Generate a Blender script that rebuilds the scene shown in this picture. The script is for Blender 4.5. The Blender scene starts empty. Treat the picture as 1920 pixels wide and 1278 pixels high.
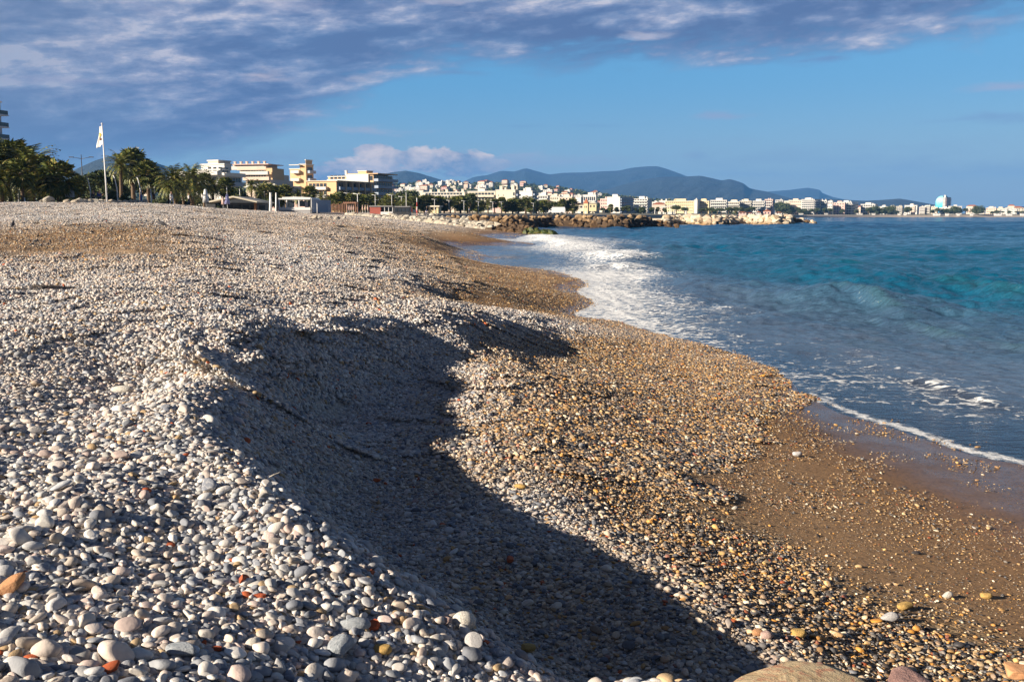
import bpy, math, random
import numpy as np
from mathutils import Vector
R = math.radians
random.seed(7)
RNG = np.random.default_rng(7)
S = bpy.context.scene
COL = S.collection

# ---------------------------------------------------------------- camera
F = 1800.0                       # focal length in pixels of a 1920 wide picture
PITCH = math.atan(236 / F)
CH = 2.8                         # eye height above the sea
cam_d = bpy.data.cameras.new('camera')
cam_d.sensor_width = 36; cam_d.lens = 36 * F / 1920
cam_d.clip_start = 0.05; cam_d.clip_end = 60000
cam = bpy.data.objects.new('camera', cam_d); COL.objects.link(cam)
cam.location = (0, 0, CH); cam.rotation_euler = (math.pi / 2 - PITCH, 0, 0)
S.camera = cam

# ---------------------------------------------------------------- light
SUN_EL, SUN_AZ = R(20.5), R(25.0)        # light travels towards +x, turned SUN_AZ towards +y
tv = Vector((math.cos(SUN_EL) * math.cos(SUN_AZ), math.cos(SUN_EL) * math.sin(SUN_AZ), -math.sin(SUN_EL)))
sd = bpy.data.lights.new('sun', 'SUN'); sd.energy = 5.0; sd.angle = R(0.5); sd.color = (1.0, 0.87, 0.70)
sun = bpy.data.objects.new('sun', sd); COL.objects.link(sun)
sun.rotation_euler = tv.to_track_quat('-Z', 'Y').to_euler()
S.view_settings.view_transform = 'Standard'; S.view_settings.look = 'None'
S.view_settings.gamma = 1; EXPO = 1.08
S.view_settings.exposure = EXPO
S.render.film_transparent = False
cy = S.cycles
cy.max_bounces = 5; cy.diffuse_bounces = 2; cy.glossy_bounces = 2; cy.transmission_bounces = 2
cy.transparent_max_bounces = 6; cy.volume_bounces = 0
cy.caustics_reflective = False; cy.caustics_refractive = False
cy.use_denoising = True

# ---------------------------------------------------------------- node helpers
class E:
    """a node socket with arithmetic"""
    def __init__(s, nt, k): s.nt, s.k = nt, k
    def _m(s, op, *a, clamp=False):
        n = s.nt.nodes.new('ShaderNodeMath'); n.operation = op; n.use_clamp = clamp
        for i, x in enumerate((s,) + a):
            if isinstance(x, E): s.nt.links.new(x.k, n.inputs[i])
            else: n.inputs[i].default_value = float(x)
        return E(s.nt, n.outputs[0])
    def __add__(s, o): return s._m('ADD', o)
    __radd__ = __add__
    def __sub__(s, o): return s._m('SUBTRACT', o)
    def __rsub__(s, o): return (s * -1.0) + o
    def __mul__(s, o): return s._m('MULTIPLY', o)
    __rmul__ = __mul__
    def __truediv__(s, o): return s._m('DIVIDE', o)
    def pow(s, o): return s._m('POWER', o)
    def max(s, o): return s._m('MAXIMUM', o)
    def min(s, o): return s._m('MINIMUM', o)
    def clamp(s): return s._m('ADD', 0.0, clamp=True)
    def fract(s): return s._m('FRACT')
    def absv(s): return s._m('ABSOLUTE')
    def ss(s, a, b):
        n = s.nt.nodes.new('ShaderNodeMapRange'); n.interpolation_type = 'SMOOTHSTEP'
        s.nt.links.new(s.k, n.inputs['Value'])
        for nm, x in (('From Min', a), ('From Max', b)):
            if isinstance(x, E): s.nt.links.new(x.k, n.inputs[nm])
            else: n.inputs[nm].default_value = x
        return E(s.nt, n.outputs['Result'])

def setin(nt, sock, v):
    if isinstance(v, E): nt.links.new(v.k, sock)
    elif isinstance(v, bpy.types.NodeSocket): nt.links.new(v, sock)
    elif isinstance(v, (tuple, list)): sock.default_value = (*v, 1)[:len(sock.default_value)] if len(v) == 3 else v
    else: sock.default_value = v
def mixc(nt, f, a, b, blend='MIX'):
    n = nt.nodes.new('ShaderNodeMix'); n.data_type = 'RGBA'; n.blend_type = blend
    setin(nt, n.inputs[0], f); setin(nt, n.inputs[6], a); setin(nt, n.inputs[7], b)
    return E(nt, n.outputs[2])
def noise(nt, vec, scale, detail=3, rough=0.5, dist=0.0, col=False, dim='3D'):
    n = nt.nodes.new('ShaderNodeTexNoise'); n.noise_dimensions = dim
    if vec is not None: setin(nt, n.inputs['Vector'], vec)
    n.inputs['Scale'].default_value = scale; n.inputs['Detail'].default_value = detail
    n.inputs['Roughness'].default_value = rough; n.inputs['Distortion'].default_value = dist
    return E(nt, n.outputs[1 if col else 0])
def ramp(nt, fac, stops, interp='LINEAR'):
    n = nt.nodes.new('ShaderNodeValToRGB'); n.color_ramp.interpolation = interp
    setin(nt, n.inputs[0], fac); el = n.color_ramp.elements
    while len(el) < len(stops): el.new(0.5)
    for e, (p, c) in zip(el, stops): e.position = p; e.color = (*c, 1)
    return E(nt, n.outputs[0])
def vmath(nt, op, a, b=None):
    n = nt.nodes.new('ShaderNodeVectorMath'); n.operation = op
    setin(nt, n.inputs[0], a)
    if b is not None:
        if op == 'SCALE': setin(nt, n.inputs['Scale'], b)
        else: setin(nt, n.inputs[1], b)
    return E(nt, n.outputs[0])
def comb(nt, x, y, z):
    n = nt.nodes.new('ShaderNodeCombineXYZ')
    for i, v in enumerate((x, y, z)): setin(nt, n.inputs[i], v)
    return E(nt, n.outputs[0])
def attr(nt, name, typ='GEOMETRY', out='Fac'):
    n = nt.nodes.new('ShaderNodeAttribute'); n.attribute_name = name; n.attribute_type = typ
    return E(nt, n.outputs[out])
def texco(nt, out='Object'):
    return E(nt, nt.nodes.new('ShaderNodeTexCoord').outputs[out])
def geopos(nt): return E(nt, nt.nodes.new('ShaderNodeNewGeometry').outputs['Position'])
def sep(nt, v):
    n = nt.nodes.new('ShaderNodeSeparateXYZ'); setin(nt, n.inputs[0], v)
    return [E(nt, o) for o in n.outputs]
def bump(nt, h, strength=0.5, dist=0.02, normal=None):
    n = nt.nodes.new('ShaderNodeBump'); setin(nt, n.inputs['Height'], h)
    n.inputs['Strength'].default_value = strength; n.inputs['Distance'].default_value = dist
    if normal is not None: setin(nt, n.inputs['Normal'], normal)
    return E(nt, n.outputs[0])
def newmat(name):
    m = bpy.data.materials.new(name); m.use_nodes = True
    nt = m.node_tree; nt.nodes.clear()
    out = nt.nodes.new('ShaderNodeOutputMaterial')
    b = nt.nodes.new('ShaderNodeBsdfPrincipled'); nt.links.new(b.outputs[0], out.inputs[0])
    return m, nt, b, out

# ---------------------------------------------------------------- sky
w = bpy.data.worlds.new('World'); S.world = w; w.use_nodes = True
nt = w.node_tree; nt.nodes.clear()
wo = nt.nodes.new('ShaderNodeOutputWorld'); bg = nt.nodes.new('ShaderNodeBackground')
nt.links.new(bg.outputs[0], wo.inputs[0]); bg.inputs[1].default_value = 0.09
sky = nt.nodes.new('ShaderNodeTexSky'); sky.sky_type = 'NISHITA'; sky.sun_disc = False
sky.sun_elevation = SUN_EL; sky.sun_rotation = math.atan2(-tv.x, -tv.y)
sky.air_density = 1.3; sky.dust_density = 0.4; sky.ozone_density = 3.0
d = texco(nt, 'Generated'); dx, dy, dz = sep(nt, d)
az = dx._m('ARCTAN2', dy) * 57.2958          # degrees right of the view axis
el = dz._m('ARCSINE') * 57.2958              # degrees above the horizon
K = 1 / (0.09 * 2 ** EXPO)
SKYCLEAR = mixc(nt, el.ss(0.3, 8.0), (0.250 * K, 0.425 * K, 0.585 * K), (0.045 * K, 0.305 * K, 0.64 * K))
base = mixc(nt, 0.8, E(nt, sky.outputs[0]), SKYCLEAR)
base = mixc(nt, el.ss(14, 45), base, E(nt, sky.outputs[0]))
# ragged lower edge of the big cloud bank, as a curve over azimuth
fc = nt.nodes.new('ShaderNodeFloatCurve')
setin(nt, fc.inputs['Value'], ((az + 60) / 120).clamp())
def azd(px): return math.degrees(math.atan((px - 960) / F))
def eld(py): return (403 - py) * 0.0318
pts = [(-2500, 330), (-100, 350), (150, 345), (330, 322), (470, 285), (590, 225), (700, 176), (770, 150), (880, 136),
       (1050, 150), (1200, 138), (1400, 130), (1560, 122), (1700, 112), (1920, 98), (2300, 95), (4000, -60)]
c = fc.mapping.curves[0]
while len(c.points) < len(pts): c.points.new(0.5, 0.5)
for p, (px, py) in zip(c.points, pts): p.location = ((azd(px) + 60) / 120, eld(py) / 20); p.handle_type = 'AUTO'
fc.mapping.update()
edge = E(nt, fc.outputs[0]) * 20
def skyvec(sx, sy, shear=0.0, off=0.0):
    return comb(nt, az * sx + off, el * sy - az * shear, 0.3 + off)
n1 = noise(nt, skyvec(0.085, 0.42, 0.035), 1.0, 7, 0.58, 0.35)
n2 = noise(nt, skyvec(0.22, 0.85, 0.07, 7.3), 1.0, 6, 0.6, 0.2)
n3 = noise(nt, skyvec(0.7, 1.6, 0.1, 3.1), 1.0, 5, 0.6)
rel = el - edge
bank = (rel + (n1 - 0.5) * 5.0 + (n2 - 0.5) * 3.2 + (n3 - 0.5) * 1.2).ss(-0.5, 1.5)
bank = bank * (0.97 - (n2 - 0.42).max(0) * 0.5)
# tone inside the bank: slate blue base with lilac and cream lights
tone = ((n1 * 0.55 + n2 * 0.75 + n3 * 0.30 - 0.765) * 3.8 + rel.ss(0.3, 7.5) * 0.50 + 0.06).clamp()
side = az.ss(-24, 4)
bcol = ramp(nt, tone, [(0.0, (0.105, 0.162, 0.335)), (0.35, (0.165, 0.225, 0.405)), (0.62, (0.29, 0.33, 0.49)), (0.85, (0.48, 0.48, 0.60)), (1.0, (0.70, 0.64, 0.69))])
left = mixc(nt, az.ss(-14, -30) * 0.5, bcol, (0.185, 0.24, 0.375))
bankc = vmath(nt, 'SCALE', left, K)
colr = mixc(nt, bank.clamp(), base, bankc)
# cumulus heap near the horizon and small wisps
NB = [noise(nt, skyvec(0.5, 1.1, 0.0, 11.7), 1.0, 6, 0.6, 0.15), noise(nt, skyvec(0.3, 1.5, 0.0, 4.9), 1.0, 5, 0.6, 0.15)]
def blob(px, py, rx, ry, soft, amp, colour, cur, which=1, op=1.0):
    a, e = azd(px), eld(py)
    r = (((az - a) / (rx * 0.0318)).pow(2) + ((el - e) / (ry * 0.0318)).pow(2)).pow(0.5)
    m = (1.0 - r + (NB[which] - 0.5) * amp).ss(0.0, soft) * op
    return mixc(nt, m, cur, colour)
def K3(c): return tuple(x * K for x in c)
hn = noise(nt, skyvec(0.55, 0.9, 0.0, 21.0), 1.0, 6, 0.62, 0.2)
hlit = (hn * 3.4 - 1.25 + (el - 2.6) * 0.30).clamp()
hcol = mixc(nt, hlit, K3((0.24, 0.31, 0.46)), K3((0.98, 0.80, 0.72)))
for px, py, rx, ry in ((680, 326, 105, 36), (715, 300, 55, 34), (795, 300, 68, 30), (865, 310, 80, 26)):
    colr = blob(px, py, rx, ry, 0.30, 2.3, hcol, colr, 0)
for px, py, rx, ry, cc, op in ((985, 292, 110, 14, (0.50, 0.52, 0.62), 0.6), (700, 250, 120, 11, (0.50, 0.48, 0.56), 0.75),
        (950, 318, 90, 24, (0.30, 0.40, 0.55), 0.45),
        (700, 158, 60, 9, (0.60, 0.56, 0.62), 0.8), (500, 160, 55, 15, (0.58, 0.52, 0.58), 0.8), (1205, 88, 60, 13, (0.55, 0.53, 0.63), 0.85),
        (1360, 228, 85, 9, (0.36, 0.42, 0.60), 0.8), (1535, 135, 90, 10, (0.17, 0.27, 0.50), 0.8), (1820, 90, 130, 8, (0.36, 0.45, 0.64), 0.7),
        (1880, 198, 80, 11, (0.40, 0.45, 0.62), 0.8), (1850, 245, 120, 15, (0.24, 0.38, 0.60), 0.7), (860, 148, 60, 7, (0.17, 0.27, 0.48), 0.75),
        (1060, 242, 190, 5, (0.20, 0.36, 0.58), 0.6), (1305, 297, 26, 10, (0.25, 0.38, 0.56), 0.6), (140, 183, 90, 10, (0.36, 0.36, 0.50), 0.6),
        (560, 30, 130, 26, (0.46, 0.45, 0.58), 0.65), (850, 20, 150, 30, (0.62, 0.58, 0.66), 0.6), (270, 55, 90, 30, (0.42, 0.42, 0.56), 0.5), (1450, 300, 520, 34, (0.30, 0.44, 0.60), 0.45), (1000, 300, 300, 24, (0.42, 0.48, 0.60), 0.5), (500, 300, 240, 26, (0.28, 0.36, 0.52), 0.6), (1750, 330, 300, 26, (0.32, 0.45, 0.60), 0.4)):
    colr = blob(px, py, rx, ry, 1.3, 3.4, K3(cc), colr, 1, op)
colr = mixc(nt, el.ss(0, -4), colr, K3((0.10, 0.12, 0.13)))
# the unseen overhead and rear sky is dimmed to deepen the shade below
colr = mixc(nt, el.ss(13, 24) * 0.93, colr, K3((0.032, 0.052, 0.105)))
colr = mixc(nt, az.absv().ss(45, 80) * el.ss(2, 6) * 0.85, colr, K3((0.060, 0.082, 0.15)))
nt.links.new(colr.k, bg.inputs[0])
w.cycles.sampling_method = 'MANUAL'; w.cycles.sample_map_resolution = 512

# ---------------------------------------------------------------- object helpers
def tag(o, label=None, cat=None, group=None, kind=None):
    if label: o['label'] = label
    if cat: o['category'] = cat
    if group: o['group'] = group
    if kind: o['kind'] = kind
    return o
def empty(name, loc, rz=0.0):
    o = bpy.data.objects.new(name, None); COL.objects.link(o)
    o.location = loc; o.rotation_euler = (0, 0, rz); o.empty_display_size = 0.3
    return o
def link(name, me, parent=None, loc=None, rot=None, sc=None):
    o = bpy.data.objects.new(name, me); COL.objects.link(o)
    if parent: o.parent = parent
    if loc is not None: o.location = loc
    if rot is not None: o.rotation_euler = rot
    if sc is not None: o.scale = sc
    return o
def npmesh(name, v, f, mats=(), smooth=True, fmat=None):
    """v (n,3), f (m,k) numpy arrays, one polygon size"""
    me = bpy.data.meshes.new(name)
    v = np.asarray(v, dtype=np.float32); f = np.asarray(f, dtype=np.int32)
    me.vertices.add(len(v)); me.vertices.foreach_set('co', v.ravel())
    m, k = f.shape
    me.loops.add(m * k); me.loops.foreach_set('vertex_index', f.ravel())
    me.polygons.add(m)
    me.polygons.foreach_set('loop_start', np.arange(0, m * k, k, dtype=np.int32))
    if fmat is not None: me.polygons.foreach_set('material_index', np.asarray(fmat, dtype=np.int32))
    me.polygons.foreach_set('use_smooth', np.full(m, smooth))
    me.update(calc_edges=True); me.validate()
    for mm in mats: me.materials.append(mm)
    return me
def fattr(me, name, arr):
    a = me.attributes.new(name, 'FLOAT', 'POINT'); a.data.foreach_set('value', np.asarray(arr, dtype=np.float32))
class MB:
    def __init__(s): s.v, s.f, s.m = [], [], []
    def add(s, vs, fs, mi=0):
        o = len(s.v); s.v += [tuple(x) for x in vs]; s.f += [tuple(o + i for i in q) for q in fs]; s.m += [mi] * len(fs); return s
    def box(s, x0, x1, y0, y1, z0, z1, mi=0):
        return s.add([(x0, y0, z0), (x1, y0, z0), (x1, y1, z0), (x0, y1, z0), (x0, y0, z1), (x1, y0, z1), (x1, y1, z1), (x0, y1, z1)],
                     [(0, 3, 2, 1), (4, 5, 6, 7), (0, 1, 5, 4), (1, 2, 6, 5), (2, 3, 7, 6), (3, 0, 4, 7)], mi)
    def tube(s, path, rad, n=8, mi=0, cap=True):
        path = [Vector(p) for p in path]; rings = []
        if not hasattr(rad, '__len__'): rad = [rad] * len(path)
        for i, p in enumerate(path):
            t = (path[min(i + 1, len(path) - 1)] - path[max(i - 1, 0)]).normalized()
            a = t.orthogonal().normalized() if i == 0 else (pa - t * pa.dot(t)).normalized()
            pa = a; b = t.cross(a)
            rings.append([p + (a * math.cos(2 * math.pi * k / n) + b * math.sin(2 * math.pi * k / n)) * rad[i] for k in range(n)])
        vs = [q for r in rings for q in r]; fs = []
        for i in range(len(path) - 1):
            for k in range(n):
                fs.append((i * n + k, i * n + (k + 1) % n, (i + 1) * n + (k + 1) % n, (i + 1) * n + k))
        if cap: fs += [tuple(range(n - 1, -1, -1)), tuple((len(path) - 1) * n + k for k in range(n))]
        return s.add(vs, fs, mi)
    def mesh(s, name, mats, smooth=False):
        me = bpy.data.meshes.new(name); me.from_pydata(s.v, [], s.f)
        for m in (mats if isinstance(mats, (list, tuple)) else [mats]): me.materials.append(m)
        me.polygons.foreach_set('material_index', s.m)
        if smooth: me.polygons.foreach_set('use_smooth', [True] * len(me.polygons))
        me.update(); return me
    def build(s, name, mats, parent=None, smooth=False, loc=None):
        return link(name, s.mesh(name, mats, smooth), parent, loc)

def ico(sub):
    import bmesh
    bm = bmesh.new(); bmesh.ops.create_icosphere(bm, subdivisions=sub, radius=1.0)
    v = np.array([x.co[:] for x in bm.verts]); f = np.array([[q.index for q in p.verts] for p in bm.faces]); bm.free()
    return v, f
ICO = {k: ico(k) for k in (1, 2, 3, 4)}
def vnoise(p, seed=0, octs=3):
    """cheap smooth pseudo noise from sines, p (n,3)"""
    r = np.random.default_rng(seed); out = np.zeros(len(p)); a = 1.0; fr = 1.0
    for _ in range(octs):
        for _ in range(3):
            k = r.normal(size=3) * fr; out += a * np.sin(p @ k + r.uniform(0, 6.28)) / 3
        a *= 0.5; fr *= 2.0
    return out

# ---------------------------------------------------------------- picture rays to world points
SP, CP = math.sin(PITCH), math.cos(PITCH)
def ray(px, py):
    u, v = (px - 960) / F, (639 - py) / F
    y = CP + v * SP
    return u / y, (-SP + v * CP) / y
def at(px, py, dd):
    a, b = ray(px, py); return Vector((a * dd, dd, CH + b * dd))
def onz(px, py, z):
    a, b = ray(px, py); dd = (z - CH) / b; return Vector((a * dd, dd, z))
def project(x, y, z):
    fw = y * CP - (z - CH) * SP; up = y * SP + (z - CH) * CP
    return 960 + F * x / fw, 639 - F * up / fw
# ---------------------------------------------------------------- beach surface: heights and gravel fields through scattered survey points
rows = []   # x, y, z, brown, cover, size(cm), wet
def zp(px, py, z, br=0.0, cov=1.0, sz=5.0, wet=0.0):
    p = onz(px, py, z); rows.append((p.x, p.y, z, br, cov, sz, wet))
def dp(px, dd, z, br=0.0, cov=1.0, sz=5.0, wet=0.0):
    rows.append((ray(px, 403)[0] * dd, dd, z, br, cov, sz, wet))
def wp(x, y, z, br=0.0, cov=1.0, sz=5.0, wet=0.0): rows.append((x, y, z, br, cov, sz, wet))
# rim of the washed out hollow and the bank just behind it
rim = [(455, 705, 1.46), (415, 745, 1.49), (400, 790, 1.49), (420, 838, 1.48), (475, 885, 1.47), (545, 930, 1.45), (618, 990, 1.43), (684, 1048, 1.40),
       (745, 1098, 1.37), (850, 1168, 1.31), (1000, 1222, 1.21), (1150, 1250, 1.11), (1300, 1274, 1.01)]
for i, (px, py, z) in enumerate(rim):
    zp(px, py, z, 0.0, 1, 5.2); p = onz(px, py, z)
    q = 0.62 if i < 8 else 0.55
    wp(p.x + 0.80 * q, p.y + 0.42 * q, z - (0.50 if 1 < i < 8 else 0.36), 0.12, 1, 4.0)
    wp(p.x - 0.5, p.y - 0.25, z + 0.045, 0, 1, 5.2)
for a in [(700, 850, .80), (640, 800, .86), (760, 780, .84), (860, 900, .77), (860, 830, .78), (800, 980, .80), (1000, 970, .75), (930, 1060, .78), (1100, 1110, .75),
          (1250, 1090, .71), (1280, 1200, .74), (1470, 1230, .67)]:
    zp(*a, 0.55 if a[0] > 1000 or a[:2] in ((860, 830), (860, 900), (930, 1060)) else 0.16, 1, 4.2)
for a in [(540, 648, 1.48), (560, 640, 1.47), (640, 620, 1.42), (720, 614, 1.34), (800, 608, 1.26), (900, 597, 1.05), (985, 599, .80), (1045, 608, .53)]: zp(*a, 0.05, 1, 5)
for a in [(650, 720, .98), (740, 705, .91), (820, 690, .88), (600, 700, 1.12), (560, 760, .97), (610, 670, 1.25), (690, 660, 1.15), (770, 650, 1.06)]: zp(*a, 0.15, 1, 4.5)
for a in [(880, 650, .97), (900, 700, .84), (960, 640, .80), (1030, 634, .58)]: zp(*a, 0.55, 1, 4.6)
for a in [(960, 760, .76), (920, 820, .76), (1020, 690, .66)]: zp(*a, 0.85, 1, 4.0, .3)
for a in [(1060, 850, .64), (1150, 950, .60), (1280, 1010, .56), (1400, 1100, .58), (1550, 1190, .56), (1650, 1262, .56)]: zp(*a, 1, 1, 3.7, .45)
for a in [(1150, 760, .50), (1120, 690, .46), (1100, 640, .42), (1250, 870, .48)]: zp(*a, 1, 1, 3.3, .45)
for a in [(1250, 690, .22), (1350, 760, .25), (1330, 830, .34), (1400, 700, .10)]: zp(*a, 1, .95, 3.1, .7)
for a in [(1330, 900, .42), (1400, 960, .40), (1500, 1020, .38), (1600, 1080, .38)]: zp(*a, 1, .42, 2.6, .40)
for a in [(1480, 1060, .45), (1600, 1140, .45), (1720, 1190, .42), (1850, 1240, .42), (1920, 1262, .42)]: zp(*a, .95, .9, 3.8, .5)
for a in [(1450, 860, .26), (1520, 930, .27), (1620, 980, .25), (1700, 1050, .27), (1800, 1110, .28), (1900, 1170, .30)]: zp(*a, 1, .30, 2.6, .50)
for a in [(1460, 790, .17), (1560, 850, .15), (1680, 920, .13), (1800, 990, .12), (1920, 1050, .13)]: zp(*a, 1, .30, 2.6, .70)
for a in [(1560, 800, .075), (1680, 850, .07), (1800, 900, .06), (1920, 950, .06), (2300, 1150, .06)]: zp(*a, 1, .42, 2.6, .82)
# water edge
for a in [(2500, 1060), (2200, 960), (1920, 868), (1850, 856), (1760, 828), (1680, 800), (1600, 778), (1540, 750), (1500, 728), (1465, 700), (1400, 674), (1300, 643), (1200, 618), (1130, 601), (1078, 591),
          (1108, 572), (1078, 549), (1096, 532), (1060, 515), (1010, 504), (950, 499), (900, 489)]:
    zp(*a, 0.0, .95, .30 if a[1] < 600 else .42 if a[0] > 1450 else .85, 2.8, .92)
for a in [(920, 483, .02), (970, 482, .0), (890, 475, .06), (880, 460, .03), (900, 450, .03), (960, 446, .0), (1020, 444, 0)]: zp(*a, .9, .1, 2.5, 1.0)
for a in [(1800, 720, -.35), (1900, 620, -.8), (1500, 600, -.6), (1300, 600, -.25), (1250, 520, -.7), (1500, 480, -2), (1900, 480, -2.5), (1500, 430, -4), (1200, 450, -1.5), (1920, 810, -.07),
          (1760, 770, -.05), (1620, 735, -.035), (1540, 722, -.02), (1680, 760, -.035), (1840, 800, -.045), (1180, 575, -.12), (1150, 540, -.12), (1080, 490, -.25), (1060, 460, -.3), (1250, 430, -3), (1000, 470, -.08), (1030, 485, -.16), (1100, 500, -.25), (1060, 498, -.18), (1130, 515, -.2), (1000, 430, -1.2), (1045, 434, -1.2), (1050, 441, -.5), (960, 426, -1.0), (2600, 700, -.9)]:
    zp(*a, .8, .15, 3, 1.0)
# upper beach on the left and in the middle distance
for px in (-900, -300, 60, 320):
    k = 0.0 if px < 300 else -0.03
    for dd, z in ((7, 1.60), (10, 1.70), (14, 1.82), (20, 2.0), (30, 2.28 + k), (42, 2.52 + k), (60, 2.98 + k), (95, 3.93 if px < 100 else 3.75), (130, 3.9)):
        br = .62 if 18 < dd < 40 else 0.10
        dp(px, dd, z, br, .5 if br > .3 else 1, 4.6)
for dd, z in ((9.5, 1.58), (14, 1.62), (20, 1.7), (30, 1.9), (45, 2.15), (70, 2.5), (110, 3.0), (170, 3.5)):
    dp(480, dd, z, .4 if 35 < dd < 80 else .05, 1, 4.8)
for dd, z in ((14.5, 1.50), (20, 1.56), (30, 1.72), (45, 1.9), (70, 2.15), (110, 2.55), (170, 3.0)):
    dp(620, dd, z, .35 if dd > 25 else .1, 1, 4.8)
for dd, z in ((17, 1.25), (22, 1.24), (30, 1.12), (45, 1.15), (70, 1.3), (110, 1.5), (145, 1.7), (220, 2.9)):
    dp(790, dd, z, (.7 if dd < 90 else .2) if dd > 26 else .35, .8, 4.2, .1)
for px, py, z in ((850, 560, .95), (900, 520, .80), (950, 560, .62), (1000, 580, .5), (1000, 540, .42), (1030, 555, .28), (900, 500, .5), (850, 480, .78), (800, 455, 1.0), (880, 445, .7), (1020, 520, .15)):
    zp(px, py, z, .92, .35, 2.8, .5)
# foreground bank
for x, y, z in ((-6, -5, 1.5), (0, -5, 1.5), (-1, 0, 1.5), (-3, 1, 1.55), (1.5, 0, 1.1), (-1.2, 2.2, 1.53), (-2.2, 3.2, 1.56), (-4, 4, 1.6), (-.2, 2.4, 1.40), (.6, 2.2, 1.22), (-1.7, 4.2, 1.54), (-3.2, 5.6, 1.58), (-6, 6, 1.62)):
    wp(x, y, z, 0, 1, 5.4)
for x, y, z in ((3, 0, .5), (2.4, 2.5, .55), (5, -3, .2), (4.5, 2, .35), (7, 0, -.05), (10, -5, -.6)): wp(x, y, z, .8, .6, 4, .5)
for a in [(500, 632, 1.56), (560, 606, 1.51), (640, 590, 1.44), (430, 676, 1.57), (720, 588, 1.36), (800, 584, 1.27)]: zp(*a, 0.03, 1, 5)   # PLATEAU
rows = np.array(rows)
def warp(x, y): return np.stack([x / (y + 7) * 3.2, np.log(y + 7) * 1.6], -1)
RC = 0.09
Q = warp(rows[:, 0], rows[:, 1]); NQ = len(Q); n = NQ
def kern(a, b):
    d2 = ((a[:, None, :] - b[None, :, :]) ** 2).sum(-1); return np.sqrt(d2 + RC * RC)
A = np.zeros((n + 3, n + 3)); A[:n, :n] = kern(Q, Q) + np.eye(n) * -0.002
A[:n, n] = 1; A[:n, n + 1:] = Q; A[n, :n] = 1; A[n + 1:, :n] = Q.T
B = np.zeros((n + 3, 5)); B[:n] = rows[:, 2:]
WT = np.linalg.solve(A, B)
LUM = [(RNG.normal(size=2), RNG.uniform(0, 6.28)) for _ in range(14)]
def lumps(x, y):
    """swells and dimples of the gravel, fading out with scale"""
    out = np.zeros_like(x); 
    for i, (k, ph) in enumerate(LUM):
        lam = (0.35, 0.6, 0.9, 1.4, 2.3, 4.0, 7.0)[i % 7]; kk = k / np.linalg.norm(k) * 6.283 / lam
        out += np.sin(kk[0] * x + kk[1] * y + ph + 0.8 * np.sin(0.6 * kk[1] * x - 0.5 * kk[0] * y + ph * 2)) * lam * 0.0055
    return out
def fields(x, y):
    x = np.asarray(x, float).ravel(); y = np.asarray(y, float).ravel(); out = np.empty((len(x), 5))
    for s in range(0, len(x), 40000):
        q = warp(x[s:s + 40000], y[s:s + 40000])
        out[s:s + 40000] = kern(q, Q) @ WT[:NQ] + WT[NQ] + q @ WT[NQ + 1:]
    dry = np.clip((out[:, 0] - 0.35) / 0.5, 0, 1)
    out[:, 0] += lumps(x, y) * dry * np.clip(1.2 - y / 120, 0.2, 1)
    # low ridges and pits of trampled gravel farther up the beach
    far = np.clip((y - 12) / 20, 0, 1) * np.clip((150 - y) / 60, 0, 1) * dry
    out[:, 0] += far * 0.035 * np.sin(x * 0.9 + 1.7 * np.sin(y * 0.23)) * np.sin(y * 0.42 + 1.1 * np.sin(x * 0.31))
    out[:, 1] = np.clip(out[:, 1], 0, 1); out[:, 2] = np.clip(out[:, 2], 0.03, 1); out[:, 3] = np.clip(out[:, 3], 1.8, 6); out[:, 4] = np.clip(out[:, 4], 0, 1)
    return out
def hz(x, y): return float(fields([x], [y])[0, 0])
def hit(px, py):
    """where the sight line through a picture point meets the beach"""
    a, b = ray(px, py); dd = np.geomspace(1.8, 260, 1500)
    g = (CH + b * dd) - fields(a * dd, dd)[:, 0]
    k = np.argmax(g < 0) if (g < 0).any() else len(dd) - 1
    t = dd[k]; return Vector((a * t, t, hz(a * t, t)))

# ---- beach material
BEACHPAL = [(0.0, (.26, .26, .27)), (.2, (.44, .42, .40)), (.45, (.60, .56, .51)), (.7, (.54, .47, .39)), (.88, (.70, .66, .60)), (1.0, (.36, .33, .30))]
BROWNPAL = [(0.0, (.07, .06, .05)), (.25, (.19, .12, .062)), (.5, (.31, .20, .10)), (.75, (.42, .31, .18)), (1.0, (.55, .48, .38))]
m_beach, nt, b, out = newmat('beach_gravel')
P = geopos(nt); br = attr(nt, 'brown'); wet = attr(nt, 'wet'); cov = attr(nt, 'cover')
vor = nt.nodes.new('ShaderNodeTexVoronoi'); vor.inputs['Scale'].default_value = 26; setin(nt, vor.inputs['Vector'], vmath(nt, 'MULTIPLY', P, (1, 1, 1.6)))
vr = sep(nt, E(nt, vor.outputs['Color']))[0]; vd = E(nt, vor.outputs['Distance'])
big = noise(nt, P, 0.9, 4, .6); fine = noise(nt, P, 160, 3, .7); mid = noise(nt, P, 9, 4, .65)
dryc = ramp(nt, vr, BEACHPAL); brc = ramp(nt, (vr * .6 + fine * .3).clamp(), BROWNPAL)
sand = mixc(nt, fine, (.26, .155, .078), (.50, .32, .17))
sand = mixc(nt, mid.ss(.35, .7) * .5, sand, (.26, .155, .078))
isand = (1.0 - cov).ss(.25, .7)
f = (br + (big - .5) * .45).clamp()
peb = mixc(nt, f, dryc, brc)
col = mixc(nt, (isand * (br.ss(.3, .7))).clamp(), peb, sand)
gap = vd.ss(.5, .8)
col = mixc(nt, gap * .35, col, (.05, .04, .03))
dark = wet.ss(.1, 1.0)
col = mixc(nt, dark, col, vmath(nt, 'MULTIPLY', col, (.70, .62, .56))); col = mixc(nt, wet.ss(.62, .86), col, vmath(nt, 'MULTIPLY', col, (.62, .62, .68)))
setin(nt, b.inputs['Base Color'], col)
film = wet.ss(.62, .86)
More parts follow.
